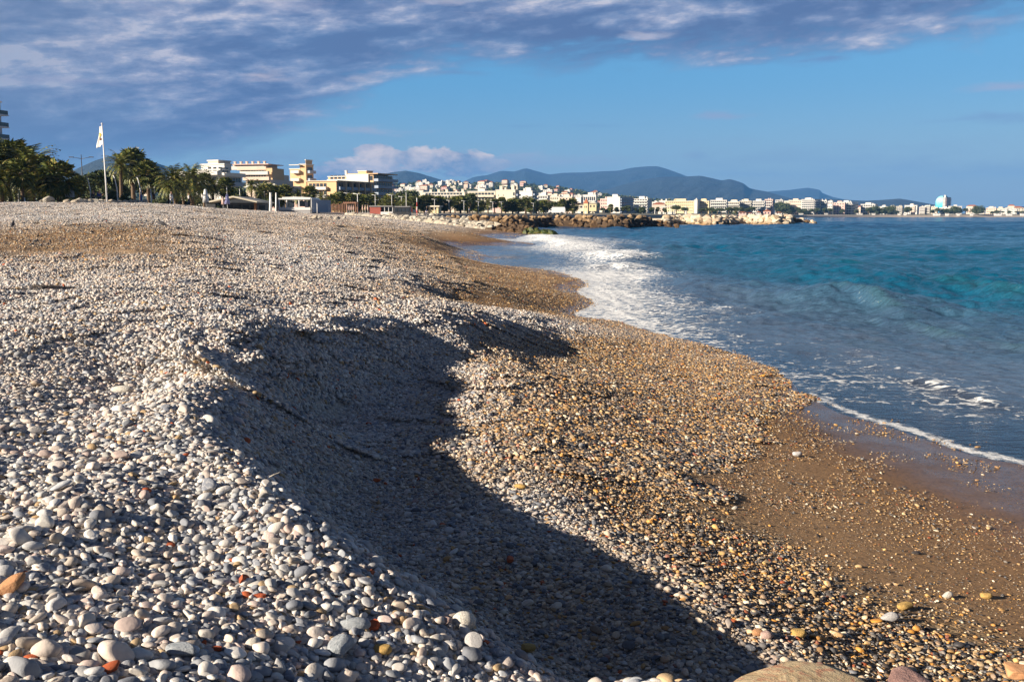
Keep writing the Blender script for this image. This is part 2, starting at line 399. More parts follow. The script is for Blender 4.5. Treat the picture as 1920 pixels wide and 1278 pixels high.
sheen = (film * (noise(nt, P, 2.2, 4, .6) * .8 + .5)).clamp()
rg = nt.nodes.new('ShaderNodeMapRange'); setin(nt, rg.inputs['Value'], sheen); rg.inputs['To Min'].default_value = .92; rg.inputs['To Max'].default_value = .12
nt.links.new(rg.outputs[0], b.inputs['Roughness'])
b.inputs['IOR'].default_value = 1.35
hgt = (vd * -1.0) * (1.0 - sheen * 0.8) * (1.0 - isand * 0.8) + (fine * 0.22 + mid * .25) * (1.0 - sheen * 0.6)
bn = bump(nt, hgt, .75, .02); setin(nt, b.inputs['Normal'], bn)

# ---- beach mesh
NR, NC = 900, 620
t = np.linspace(0, 1, NR); ys = -5 + 2.0 * (np.exp(t * math.log(150)) - 1)      # -5 .. 293
us = np.linspace(-1, 1, NC)
XX = us[None, :] * (ys[:, None] + 8) * 0.95; YY = np.repeat(ys[:, None], NC, 1)
fl = fields(XX, YY); fl[:, 0] = np.maximum(fl[:, 0], -6)
V = np.stack([XX.ravel(), YY.ravel(), fl[:, 0]], -1)
def gridf(nr, nc):
    i = (np.arange(nr - 1)[:, None] * nc + np.arange(nc - 1)[None, :]).ravel()
    return np.stack([i, i + 1, i + nc + 1, i + nc], -1)
me = npmesh('beach', V, gridf(NR, NC), [m_beach])
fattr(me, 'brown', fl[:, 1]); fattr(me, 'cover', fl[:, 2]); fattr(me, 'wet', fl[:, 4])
tag(link('beach', me), kind='structure')

# ---------------------------------------------------------------- pebbles
m_peb, nt, b, out = newmat('pebble_stone')
ir = attr(nt, 'irand', 'INSTANCER'); pr = attr(nt, 'prand'); br = attr(nt, 'ibrown', 'INSTANCER'); wet = attr(nt, 'iwet', 'INSTANCER')
rnd = (ir + pr).fract(); r2 = (rnd * 17.31 + pr * 3.7).fract()
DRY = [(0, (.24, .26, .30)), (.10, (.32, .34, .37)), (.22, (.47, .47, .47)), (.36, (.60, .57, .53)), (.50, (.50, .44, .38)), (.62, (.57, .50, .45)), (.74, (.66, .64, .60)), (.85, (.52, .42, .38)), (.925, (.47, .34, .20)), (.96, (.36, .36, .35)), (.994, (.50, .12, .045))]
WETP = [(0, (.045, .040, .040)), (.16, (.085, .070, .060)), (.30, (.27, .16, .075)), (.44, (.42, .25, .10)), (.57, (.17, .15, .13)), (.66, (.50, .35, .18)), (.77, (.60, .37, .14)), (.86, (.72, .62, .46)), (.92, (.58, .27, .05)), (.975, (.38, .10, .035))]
DRY = [(a_, (c_[0] * 1.08, c_[1] * 1.07, c_[2] * 1.06)) for a_, c_ in DRY]
cd = ramp(nt, rnd, DRY, 'CONSTANT'); cw = ramp(nt, rnd, WETP, 'CONSTANT')
O = texco(nt, 'Object'); On = vmath(nt, 'ADD', O, comb(nt, ir * 31.0, ir * 77.0, pr * 13.0))
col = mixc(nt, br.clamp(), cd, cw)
mot = noise(nt, On, 2.6, 5, .62)
col = mixc(nt, mot.ss(.3, .75) * .45, col, vmath(nt, 'MULTIPLY', col, (.62, .62, .66)))
vein = noise(nt, On, 1.3, 2, .5, 1.2)
col = mixc(nt, (vein - .5).absv().ss(.03, .0) * r2.ss(.55, .7) * .5, col, (.6, .58, .55))
col = vmath(nt, 'SCALE', col, r2 * .45 + .80)
setin(nt, b.inputs['Base Color'], col)
rg = nt.nodes.new('ShaderNodeMapRange'); setin(nt, rg.inputs['Value'], wet); rg.inputs['To Min'].default_value = .82; rg.inputs['To Max'].default_value = .20
nt.links.new(rg.outputs[0], b.inputs['Roughness']); b.inputs['IOR'].default_value = 1.4
setin(nt, b.inputs['Normal'], bump(nt, noise(nt, On, 7, 4, .7), .18, .03))

def pebble_shape(seed, sub):
    r = np.random.default_rng(seed); v, f = ICO[sub]; v = v.copy()
    for _ in range(r.integers(2, 8)):                # worn flats
        nn = r.normal(size=3); nn /= np.linalg.norm(nn); c = r.uniform(.5, .88)
        dd = v @ nn; v -= np.outer(np.maximum(dd - c, 0) * .85, nn)
    v *= (1 + 0.07 * vnoise(v * 1.3, seed, 2))[:, None]
    v *= np.array([1.0, r.uniform(.52, .95), r.uniform(.28, .62)])
    v[:, 0] += v[:, 1] * r.uniform(-.25, .25)
    return v / np.abs(v[:, 0]).max() * 0.5, f
NV = 20
variants = bpy.data.collections.new('pebble_kinds')
PEBME = []
for i in range(NV):
    v, f = pebble_shape(100 + i, 3)
    me = npmesh('pebble', v, f, [m_peb]); PEBME.append(me)
    o = bpy.data.objects.new('kind_%02d' % i, me); variants.objects.link(o)
NCL = 6
SHP = [pebble_shape(300 + i, 2) for i in range(10)]
def rotmats(n, r, tilt):
    a = r.uniform(0, 6.283, n); ca, sa = np.cos(a), np.sin(a)
    tx, ty = r.normal(size=n) * tilt, r.normal(size=n) * tilt
    Rz = np.zeros((n, 3, 3)); Rz[:, 0, 0] = ca; Rz[:, 0, 1] = -sa; Rz[:, 1, 0] = sa; Rz[:, 1, 1] = ca; Rz[:, 2, 2] = 1
    Rx = np.zeros((n, 3, 3)); Rx[:, 0, 0] = 1; Rx[:, 1, 1] = np.cos(tx); Rx[:, 1, 2] = -np.sin(tx); Rx[:, 2, 1] = np.sin(tx); Rx[:, 2, 2] = np.cos(tx)
    Ry = np.zeros((n, 3, 3)); Ry[:, 1, 1] = 1; Ry[:, 0, 0] = np.cos(ty); Ry[:, 0, 2] = np.sin(ty); Ry[:, 2, 0] = -np.sin(ty); Ry[:, 2, 2] = np.cos(ty)
    return Rx @ Ry @ Rz
for c in range(NCL * 2):
    r = np.random.default_rng(500 + c); sparse = c >= NCL
    rad = .42; npb = 85 if sparse else 760
    th = r.uniform(0, 6.283, npb); rr = rad * np.sqrt(r.uniform(0, 1, npb)) * r.uniform(.8, 1.15, npb)
    sz = .042 * np.exp(r.normal(size=npb) * (.45 if sparse else .30)) * (.62 if sparse else 1)
    Rm = rotmats(npb, r, .35); vs, fs, pr_ = [], [], []; o = 0
    for k in range(npb):
        v, f = SHP[r.integers(10)]
        q = (v * sz[k]) @ Rm[k].T + np.array([rr[k] * math.cos(th[k]), rr[k] * math.sin(th[k]), sz[k] * .12 + r.uniform(-.006, .010)])
        vs.append(q); fs.append(f + o); o += len(v); pr_.append(np.full(len(v), r.uniform()))
    me = npmesh('pebble_patch', np.concatenate(vs), np.concatenate(fs), [m_peb]); fattr(me, 'prand', np.concatenate(pr_))
    ob = bpy.data.objects.new('kind_%02d' % (NV + c), me); variants.objects.link(ob)

def normal_rot(x, y, yaw, tilt, rg_):
    e = .04; z0 = fields(x, y)[:, 0]; zx = fields(x + e, y)[:, 0]; zy = fields(x, y + e)[:, 0]
    N = np.stack([-(zx - z0) / e, -(zy - z0) / e, np.ones_like(z0)], -1)
    N[:, :2] += rg_.normal(size=(len(x), 2)) * tilt
    N /= np.linalg.norm(N, axis=1)[:, None]
    T = np.stack([np.cos(yaw), np.sin(yaw), np.zeros_like(yaw)], -1); T -= N * (T * N).sum(1)[:, None]; T /= np.linalg.norm(T, axis=1)[:, None]
    Bn = np.cross(N, T)
    # matrix columns T,Bn,N -> euler xyz
    ey = np.arcsin(np.clip(-T[:, 2], -1, 1)); ex = np.arctan2(Bn[:, 2], N[:, 2]); ez = np.arctan2(T[:, 1], T[:, 0])
    return z0, N, np.stack([ex, ey, ez], -1)
px_, py_, pz_, rot_, sc_, idx_, col_ = [], [], [], [], [], [], []
def inview(x, y, m=1.5): return (np.abs(x) < 0.57 * (y + 1.0) + m) & (y > 1.2)
def addpts(x, y, z, rot, sc, idx, ir, ib, iw):
    px_.append(x); py_.append(y); pz_.append(z); rot_.append(rot); sc_.append(sc); idx_.append(idx); col_.append(np.stack([ir, ib, iw], -1))
BIG = []
NEARMAX = 8.5
rg_ = np.random.default_rng(11)
for layer, (cell, smul, zup, prob) in enumerate(((.0215, .60, -.15, 1), (.025, .66, .12, .8), (.056, .96, .20, .7), (.15, 1.25, .24, .7), (.030, .36, .0, 1))):
    gx = np.arange(-7.5, 8.5, cell); gy = np.arange(1.2, NEARMAX + .5, cell * .9)
    X, Y = np.meshgrid(gx, gy); X = (X + (np.arange(len(gy)) % 2)[:, None] * cell * .5).ravel(); Y = Y.ravel()
    X = X + rg_.normal(size=len(X)) * cell * .28; Y = Y + rg_.normal(size=len(Y)) * cell * .28
    k = inview(X, Y, .9) & (Y < NEARMAX + rg_.normal(size=len(Y)) * .35); X, Y = X[k], Y[k]
    fl = fields(X, Y); keep = (fl[:, 0] > -.12)
    c = fl[:, 2]
    pr = np.where(c > .8, 1, c ** 1.4 * (1.0 if layer < 2 else .9)) * prob
    patch = vnoise(np.stack([X * 1.6, Y * 1.6, X * 0], -1), 5, 3)
    pr = np.where(c < .8, pr * np.clip(1 + patch * 1.1, .1, 3), pr)
    if layer == 4: pr = np.where(c < .9, .60 + .5 * patch, 0)
    keep &= rg_.uniform(size=len(X)) < pr
    X, Y, fl = X[keep], Y[keep], fl[keep]
    base = fl[:, 3] / 5.0
    sz = .046 * smul * base * np.exp(rg_.normal(size=len(X)) * .27)
    # the bank in the very foreground carries the coarsest stones
    sz *= 1 + .10 * np.clip((3.6 - Y) / 1.5, 0, 1) * (fl[:, 1] < .3)
    sz = np.where(fl[:, 2] < .5, sz * np.exp(rg_.normal(size=len(X)) * .35 - .35), sz)
    z0, N, rt = normal_rot(X, Y, rg_.uniform(0, 6.283, len(X)), .26 if layer else .38, rg_)
    off = sz * zup * np.where(fl[:, 2] < .5, .4, 1) + rg_.normal(size=len(X)) * .003
    Pp = np.stack([X, Y, z0], -1) + N * off[:, None]
    ib = np.clip(fl[:, 1] + rg_.normal(size=len(X)) * .12, 0, 1); iw = np.clip(fl[:, 4] * 1.15, 0, 1)
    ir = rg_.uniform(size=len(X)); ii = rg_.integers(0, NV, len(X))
    if layer == 3:      # the largest stones of the foreground are objects of their own
        kk = np.zeros(len(X), bool); pxy = [project(a, b_, c_) for a, b_, c_ in zip(X, Y, z0)]
        app = sz / np.maximum(Y, 1); good = np.array([0 < a < 1920 and 0 < b_ < 1278 for a, b_ in pxy])
        order = np.argsort(-app * good)[:230]; kk[order] = True
        for j in order: BIG.append((Pp[j], rt[j], sz[j] * 0.92, ii[j], ir[j], ib[j], iw[j]))
        X, Y, Pp, rt, sz, ii, ir, ib, iw = X[~kk], Y[~kk], Pp[~kk], rt[~kk], sz[~kk], ii[~kk], ir[~kk], ib[~kk], iw[~kk]
    addpts(Pp[:, 0], Pp[:, 1], Pp[:, 2], rt, np.repeat(sz[:, None], 3, 1), ii, ir, ib, iw)
# farther off: patches of gravel
Yc = [NEARMAX - .5]; XS, YS = [], []
while Yc[-1] < 150:
    y = Yc[-1]; s = .34 if y < 30 else .34 + (y - 30) * .013
    xs = np.arange(-.58 * y - 1, (.62 if y < 32 else .35) * y, s); xs = xs + rg_.uniform(-.5, .5, len(xs)) * s
    XS.append(xs); YS.append(y + rg_.uniform(-.5, .5, len(xs)) * s); Yc.append(y + s * .9)
X = np.concatenate(XS); Y = np.concatenate(YS); fl = fields(X, Y)
c = fl[:, 2]; sparse = c < .55
pp = vnoise(np.stack([X * .5, Y * .35, X * 0], -1), 9, 3)
keep = (fl[:, 0] > -.05) & (rg_.uniform(size=len(X)) < np.where(sparse, np.where((Y < 22) & (fl[:, 0] < .10), .22, .55 + c), np.clip(.55 + c * .6 + pp * .3, 0, 1)) * np.where(Y > 110, np.clip(3.2 - Y / 50, 0, 1), 1))
X, Y, fl, sparse = X[keep], Y[keep], fl[keep], sparse[keep]
z0, N, rt = normal_rot(X, Y, rg_.uniform(0, 6.283, len(X)), .03, rg_)
sc = np.clip(fl[:, 3] / 5.0, .5, 1.2) * np.where(Y < 20, 1, 1 + (Y - 20) * .013)
addpts(X, Y, z0 + .002, rt, np.stack([np.maximum(sc, .85), np.maximum(sc, .85), sc], -1) * np.where(sparse & (Y < 22), .75, 1)[:, None], NV + rg_.integers(0, NCL, len(X)) + sparse * NCL, rg_.uniform(size=len(X)),
       np.clip(fl[:, 1] + pp[keep] * .12, 0, 1), np.clip(fl[:, 4], 0, 1))
X = np.concatenate(px_); Y = np.concatenate(py_); Z = np.concatenate(pz_); rot = np.concatenate(rot_); sc = np.concatenate(sc_); idx = np.concatenate(idx_); cc = np.concatenate(col_)
me = bpy.data.meshes.new('pebbles'); me.vertices.add(len(X)); me.vertices.foreach_set('co', np.stack([X, Y, Z], -1).astype(np.float32).ravel())
for nm, arr in (('irot', rot), ('iscale', sc)):
    a = me.attributes.new(nm, 'FLOAT_VECTOR', 'POINT'); a.data.foreach_set('vector', arr.astype(np.float32).ravel())
a = me.attributes.new('ikind', 'INT', 'POINT'); a.data.foreach_set('value', idx.astype(np.int32))
for k, nm in enumerate(('irand', 'ibrown', 'iwet')): fattr(me, nm, cc[:, k])
me.update(); pebbles = link('pebbles', me)
tag(pebbles, 'loose grey and brown pebbles covering the beach', 'pebbles', kind='stuff')
ng = bpy.data.node_groups.new('scatter_pebbles', 'GeometryNodeTree')
ng.interface.new_socket('Geometry', in_out='INPUT', socket_type='NodeSocketGeometry'); ng.interface.new_socket('Geometry', in_out='OUTPUT', socket_type='NodeSocketGeometry')
gi = ng.nodes.new('NodeGroupInput'); go = ng.nodes.new('NodeGroupOutput'); ip = ng.nodes.new('GeometryNodeInstanceOnPoints')
ci = ng.nodes.new('GeometryNodeCollectionInfo'); ci.inputs['Collection'].default_value = variants; ci.inputs['Separate Children'].default_value = True; ci.inputs['Reset Children'].default_value = True
def na(nm, ty):
    n_ = ng.nodes.new('GeometryNodeInputNamedAttribute'); n_.data_type = ty; n_.inputs['Name'].default_value = nm; return n_.outputs['Attribute']
ng.links.new(gi.outputs[0], ip.inputs['Points']); ng.links.new(ci.outputs[0], ip.inputs['Instance']); ip.inputs['Pick Instance'].default_value = True
ng.links.new(na('ikind', 'INT'), ip.inputs['Instance Index'])
er = ng.nodes.new('FunctionNodeEulerToRotation'); ng.links.new(na('irot', 'FLOAT_VECTOR'), er.inputs[0]); ng.links.new(er.outputs[0], ip.inputs['Rotation'])
ng.links.new(na('iscale', 'FLOAT_VECTOR'), ip.inputs['Scale']); ng.links.new(ip.outputs[0], go.inputs[0])
md = pebbles.modifiers.new('scatter', 'NODES'); md.node_group = ng
print('pebble instances', len(X), 'patches', int((idx >= NV).sum()))
# ---------------------------------------------------------------- large single stones
stone_n = 0
for (p, rt, sz, kk, ir_, ib_, iw_) in BIG:
    o = link('pebble', PEBME[int(kk)], None, Vector(p), tuple(rt), (sz, sz, sz))
    o['irand'] = float(ir_ if ir_ < .92 else ir_ - .3); o['ibrown'] = float(ib_); o['iwet'] = float(iw_)
    side_ = 'brown slope beyond the hollow' if ib_ > .5 else 'gravel around the shaded hollow'
    if ib_ < .5 and p[1] < 3.6: side_ = 'sunlit bank at the bottom'
    cn_ = ['slate grey', 'blue grey', 'mid grey', 'cream', 'beige', 'warm beige', 'chalky white', 'pinkish', 'brownish', 'dull grey', 'dull grey'][int(np.searchsorted([.10, .22, .36, .50, .62, .74, .85, .925, .96, .994], o['irand']))] if ib_ < .5 else ['near black', 'dark grey', 'dark brown', 'tawny', 'charcoal', 'tan', 'golden', 'pale', 'orange brown', 'reddish'][int(np.searchsorted([.16, .30, .44, .57, .66, .77, .86, .92, .975], o['irand']))]
    tag(o, cn_ + ' pebble larger than those touching it on the ' + side_, 'pebble', 'larger pebbles lying on the near beach')
def stonemat(name, c1, c2, rough=.85, sc=14, bs=.5):
    m, nt, b, out = newmat(name); O = texco(nt)
    n = noise(nt, O, sc, 5, .65); n2 = noise(nt, O, sc * .3, 3, .6, .5)
    c = mixc(nt, n.ss(.3, .7), c1, c2); c = mixc(nt, n2.ss(.52, .62) * .5, c, tuple(x * .6 for x in c1))
    setin(nt, b.inputs['Base Color'], c); b.inputs['Roughness'].default_value = rough
    setin(nt, b.inputs['Normal'], bump(nt, n + n2 * .5, bs, .02)); return m
m_brick = stonemat('terracotta', (.42, .075, .025), (.52, .13, .05), sc=.8 * 14)
m_white = stonemat('white_stone', (.66, .62, .54), (.56, .54, .50))
m_grey = stonemat('grey_stone', (.30, .34, .38), (.44, .46, .48))
m_peach = stonemat('peach_stone', (.55, .30, .15), (.48, .22, .10))
m_pale = stonemat('speckled_stone', (.55, .53, .52), (.40, .40, .42), sc=40)
m_ochre = stonemat('ochre_stone', (.50, .33, .10), (.42, .26, .09))
m_pinks = stonemat('pink_stone', (.50, .35, .30), (.42, .30, .27))
SH = {}
def odd(name, kind, mat, px, py, wpx, asp=(1, .75, .55), yaw=0, tilt=(0, 0), label='', cat='pebble', lift=.22):
    p = hit(px, py); key = (kind, mat.name)
    if key not in SH:
        if kind == 'shard':
            v, f = ICO[3]; v = v.copy(); r = np.random.default_rng(len(SH) + 3)
            for nn in ((1, .2, 0), (-.8, .6, 0), (-.3, -1, .1), (.3, .9, 0), (0, 0, 1), (0, 0, -1), (.7, -.7, .2)):
                nn = np.array(nn, float); nn /= np.linalg.norm(nn); dd = v @ nn; v -= np.outer(np.maximum(dd - .5, 0) * .97, nn)
            v /= np.abs(v).max() * 2; SH[key] = npmesh(name, v, f, [mat], smooth=True)
        else:
            v, f = pebble_shape(700 + kind, 4); v /= np.abs(v).max(0) * 2; SH[key] = npmesh(name, v, f, [mat])
    w_ = wpx / F * math.sqrt(p.x ** 2 + p.y ** 2 + (CH - p.z) ** 2)
    s_ = (w_ * asp[0], w_ * asp[1], w_ * asp[2])
    o = link(name, SH[key], None, (p.x, p.y, p.z + s_[2] * lift + .004), (tilt[0], tilt[1], yaw), s_)
    tag(o, label, cat); return o
odd('pebble', 1, m_white, 870, 1178, 44, (1, .8, .85), .1, (.5, .1), 'large round cream white pebble on the rim of the bank', lift=.35)
odd('brick_shard', 'shard', m_brick, 699, 1182, 40, (1, .7, .4), .6, (.5, -.35), 'red tile fragment leaning beside a long grey pebble at the bottom', 'tile shard', .5)
odd('pebble', 2, m_grey, 664, 1181, 62, (1, .5, .45), .15, (.1, 0), 'long grey pebble lying left of the red tile fragment')
odd('brick_shard', 'shard', m_brick, 459, 1098, 30, (1, .8, .6), 1.2, (.6, .3), 'chunky orange brick fragment standing on the lower left gravel', 'tile shard', .5)
odd('brick_shard', 'shard', m_brick, 490, 1122, 28, (1, .5, .3), .1, (.1, .1), 'flat orange brick sliver just below the chunky brick fragment', 'tile shard', .4)
odd('pebble', 3, m_peach, 22, 1115, 56, (1, .55, .5), .8, (.2, -.5), 'orange oval pebble with pocked skin at the left edge', lift=.45)
odd('pebble', 4, m_grey, 340, 1230, 54, (1, .6, .5), -.3, (.15, .1), 'big blue grey pebble at the bottom among smaller ones', lift=.3)
odd('pebble', 1, m_white, 475, 1217, 27, (1, .85, .7), .4, (.5, 0), 'round off white pebble between two grey stones near the bottom', lift=.4)
odd('pebble', 5, m_pale, 888, 1222, 36, (.75, 1, .9), 1.4, (.7, .1), 'upright speckled pale pebble below the cream white one', lift=.5)
odd('pebble', 4, m_grey, 640, 1228, 50, (1, .85, .7), .5, (.45, 0), 'broad slate grey disc pebble near the bottom middle', lift=.35)
odd('pebble', 6, m_ochre, 990, 1222, 30, (1, .6, .6), .5, (.3, .2), 'ochre yellow pebble on the bottom rim of the bank', lift=.4)
odd('pebble', 6, m_ochre, 716, 1228, 36, (1, .7, .6), .1, (.2, 0), 'pale ochre pebble right of the slate grey disc', lift=.35)
odd('pebble', 3, m_pinks, 835, 1172, 24, (1, .8, .6), .2, (.2, 0), 'pinkish pebble touching the cream white one', lift=.4)
odd('pebble', 2, m_white, 230, 738, 40, (1, .5, .4), .1, (.1, 0), 'long cream pebble lying alone on the upper left gravel', lift=.35)
odd('brick_shard', 'shard', m_brick, 308, 692, 20, (1, .6, .4), .3, (.3, .2), 'small red brick chip on the upper left gravel', 'tile shard', .5)
odd('brick_shard', 'shard', m_brick, 957, 1056, 24, (1, .8, .5), 1.0, (.5, .2), 'dark red tile chip lying in the shaded hollow', 'tile shard', .5)
odd('brick_shard', 'shard', m_brick, 575, 967, 24, (1, .45, .35), -.2, (.3, .1), 'thin orange tile chip on the edge of the hollow', 'tile shard', .6)
odd('brick_shard', 'shard', m_brick, 408, 1224, 24, (1, .5, .4), .2, (.2, .1), 'small orange brick chip between grey pebbles near the bottom', 'tile shard', .5)
odd('pebble', 5, m_white, 1776, 1121, 20, (1, .6, .6), 0, (0, 0), 'small white pebble alone on the wet brown sand', lift=.3)
odd('pebble', 6, m_ochre, 1848, 1121, 20, (1, .8, .6), 0, (0, 0), 'small yellow pebble right of the white one on wet sand', lift=.3)
odd('pebble', 5, m_pale, 1667, 1166, 32, (1, .6, .55), -.2, (.1, 0), 'pale grey pebble on the damp gravel slope near the sand', lift=.4)
odd('pebble', 4, m_ochre, 1697, 1143, 30, (1, .6, .5), .1, (.1, 0), 'olive brown pebble just above the pale grey one', lift=.35)
odd('pebble', 5, m_white, 1377, 955, 12, (1, .6, .6), 0, (0, 0), 'tiny white flat pebble at the edge of the brown sand')
odd('pebble', 6, m_ochre, 1496, 1194, 28, (1, .8, .6), .2, (.2, 0), 'rounded tan pebble near the edge of the shadow', lift=.35)
odd('pebble', 2, m_pinks, 1437, 1200, 22, (1, .8, .7), .2, (.3, 0), 'pinkish white pebble at the edge of the shadow', lift=.4)
odd('pebble', 1, m_peach, 1420, 1193, 22, (1, .7, .5), .2, (.3, 0), 'orange brown pebble left of the pinkish white one', lift=.4)
odd('pebble', 6, m_pale, 1494, 856, 18, (1, .7, .6), .1, (.1, 0), 'grey pebble standing out on the gravel near the water', lift=.4)
odd('pebble', 2, m_ochre, 975, 917, 24, (1, .45, .4), -.3, (.1, 0), 'long yellow pebble at the sunlit edge of the hollow', lift=.4)
odd('pebble', 5, m_white, 1043, 862, 18, (1, .4, .4), -.2, (.1, 0), 'white sliver shaped pebble on the sunlit slope', lift=.4)
# bleached stick on the rim
mw = stonemat('bleached_wood', (.55, .50, .42), (.42, .38, .32), sc=30)
mb = MB(); mb.tube([(0, 0, 0), (.03, .005, .003), (.05, .003, .006), (.075, .006, .010)], [.003, .004, .003, .0012], 7)
p = hit(505, 905); o = mb.build('stick', mw, None, True, (p.x, p.y, p.z + .03)); o.rotation_euler = (0, -.15, .5)
tag(o, 'bleached stick lying on the rim beside the hollow', 'stick')
# boulders at the lower edge
def rockshape(seed, sub=3, cuts=9, cmin=.55, nz=.05):
    r = np.random.default_rng(seed); v, f = ICO[sub]; v = v.copy()
    for _ in range(cuts):
        nn = r.normal(size=3); nn /= np.linalg.norm(nn); c = r.uniform(cmin, .88); dd = v @ nn
        v -= np.outer(np.maximum(dd - c, 0) * .96, nn)
    v *= (1 + nz * vnoise(v * 2.2, seed, 3))[:, None]
    v -= (v.max(0) + v.min(0)) / 2; v /= (v.max(0) - v.min(0)); return v, f
m_bould, nt, b, out = newmat('sandstone'); O = texco(nt)
n = noise(nt, vmath(nt, 'MULTIPLY', O, (6, 7, 22)), 1, 9, .68, .6); n2 = noise(nt, O, 70, 5, .75); n3 = noise(nt, O, 9, 3, .5, 1.5)
c = ramp(nt, n, [(.25, (.30, .17, .09)), (.42, (.50, .36, .20)), (.55, (.62, .49, .30)), (.7, (.58, .34, .20)), (.85, (.46, .36, .26))])
c = mixc(nt, n3.ss(.50, .64) * .75, c, (.50, .22, .13)); c = mixc(nt, n2.ss(.62, .72) * .6, c, (.16, .10, .06))
setin(nt, b.inputs['Base Color'], c); b.inputs['Roughness'].default_value = .8
setin(nt, b.inputs['Normal'], bump(nt, n * 1.6 + n2 * .35, 1.0, .022))
m_bould2, nt, b, out = newmat('pink_rock'); O = texco(nt)
n = noise(nt, O, 5, 7, .7, .3); c = ramp(nt, n, [(.3, (.16, .09, .08)), (.5, (.34, .20, .17)), (.65, (.46, .30, .26)), (.8, (.28, .20, .18))])
setin(nt, b.inputs['Base Color'], c); b.inputs['Roughness'].default_value = .8; setin(nt, b.inputs['Normal'], bump(nt, n, .9, .04))
def boulder(name, px0, px1, pytop, dd, depth, hgt, mat, seed, label, rot=(0, 0, 0)):
    v, f = rockshape(seed, 4, 10, .62, .035)
    v[:, 2] = np.where(v[:, 2] > .02, .02 + (v[:, 2] - .02) * .16, v[:, 2]); v = v * (1 + .022 * vnoise(v * 9, seed + 1, 4))[:, None]; v[:, 2] += .5 - v[:, 2].max()
    a = ray(px0, 1270)[0] * dd; c_ = ray(px1, 1270)[0] * dd; top = at(960, pytop, dd + depth * .2).z
    me = npmesh(name, v * np.array([c_ - a, depth, hgt]), f, [mat]); me.update()
    o = link(name, me, None, ((a + c_) / 2, dd, top - hgt / 2), rot); tag(o, label, 'boulder'); return o
boulder('sandstone_boulder', 1352, 1672, 1259, 3.2, .50, .40, m_bould, 31, 'broad yellow and rust sandstone boulder at the bottom edge', (0, .03, 0))
boulder('pink_boulder', 1655, 1765, 1260, 3.42, .30, .20, m_bould2, 47, 'small mauve pink rock just right of the sandstone boulder')
boulder('brown_stone', 1882, 1945, 1243, 3.9, .12, .09, m_peach, 52, 'flat rusty brown stone at the lower right corner')

# ---------------------------------------------------------------- sea
def polyw(pts, z=0.05): return np.array([[onz(a, b_, z).x, onz(a, b_, z).y] for a, b_ in pts])
def nearest(px, py, pl, wd):
    """signed distance to polyline (positive to the left of its direction) and taper along it"""
    best = np.full(px.shape, 1e9); sg = np.zeros(px.shape); al = np.zeros(px.shape)
    seg = np.diff(pl, axis=0); L = np.linalg.norm(seg, axis=1); cum = np.concatenate([[0], np.cumsum(L)])
    for i in range(len(seg)):
        ux, uy = seg[i] / L[i]; rx, ry = px - pl[i, 0], py - pl[i, 1]
        tt = np.clip(rx * ux + ry * uy, 0, L[i]); ddx, ddy = rx - tt * ux, ry - tt * uy
        dd = np.hypot(ddx, ddy); k = dd < best; best = np.where(k, dd, best)
        sg = np.where(k, np.sign(ux * ry - uy * rx) * dd, sg); al = np.where(k, (cum[i] + tt) / cum[-1], al)
    return sg, al
#        crest points on the picture, height, width in front, width behind, foam
WAVES = [([(1530, 556), (1575, 553), (1620, 560), (1665, 574), (1705, 588)], .26, .26, .7, 0.0),
         ([(1690, 598), (1750, 612), (1820, 626), (1900, 640), (2050, 662)], .13, .22, .6, 0.0),
         ([(1690, 708), (1740, 716), (1790, 729), (1840, 745), (1890, 762)], .050, .12, .30, .58),
         ([(985, 438), (1030, 444), (1075, 456), (1125, 466)], .45, 1.6, 3.0, .85),
         ([(1085, 470), (1130, 474), (1180, 487)], .34, 1.0, 2.4, .8),
         ([(1100, 498), (1150, 494), (1200, 500)], .24, .7, 1.6, .8),
         ([(1440, 478), (1530, 492), (1640, 510)], .12, .8, 1.6, 0),
         ([(1700, 520), (1800, 530), (1960, 556)], .12, .6, 1.4, 0)]
FOAMPT = [(1075, 590, .8), (1110, 560, 1.0), (1090, 540, .95), (1130, 530, .95), (1120, 510, .95), (1180, 520, .9), (1200, 550, .8), (1260, 560, .6), (1160, 590, .88), (1230, 610, .75), (1330, 640, .52),
          (1280, 590, .5), (1340, 582, .5), (1250, 540, .4), (1300, 530, .12), (1400, 620, .28), (1500, 680, .36), (1450, 560, .10), (1060, 460, .9), (1100, 470, .9), (1150, 480, .75), (1030, 450, .9), (1010, 447, .8), (1000, 455, .5),
          (1080, 485, .6), (1040, 480, .4), (1050, 500, .55), (960, 500, .30), (930, 470, .15), (1200, 470, .05), (1120, 445, .05), (1250, 490, .10), (1600, 600, .05), (1750, 570, .0), (1900, 520, .0), (1500, 480, 0), (1700, 450, 0),
          (1300, 430, 0), (1600, 650, .26), (1700, 690, .32), (1600, 720, .46), (1560, 705, .50), (1800, 700, .22), (1900, 730, .24), (1900, 800, .28), (1700, 770, .30), (1780, 735, .5), (1860, 755, .5), (1500, 640, .28), (1400, 540, .06), (2300, 600, 0), (2300, 800, .2)]
fp = np.array([[onz(a, b_, 0).x, onz(a, b_, 0).y, c_] for a, b_, c_ in FOAMPT])
FQ = warp(fp[:, 0], fp[:, 1]); FW = np.linalg.solve(kern(FQ, FQ), fp[:, 2] - .1)
NR, NC = 1700, 600
ys = 3.0 + 7.0 * (np.exp(np.linspace(0, 1, NR) * math.log(58)) - 1)       # 3 .. 402
ux = np.linspace(-0.16, 1.0, NC)
XX = ux[None, :] * (ys[:, None] + 5) * 1.0; YY = np.repeat(ys[:, None], NC, 1)
xx, yy = XX.ravel(), YY.ravel()
bed = fields(xx, yy)[:, 0]; bed = np.where(yy > 200, np.minimum(bed, -3), bed)
depth = np.clip(-bed, -.5, 8)
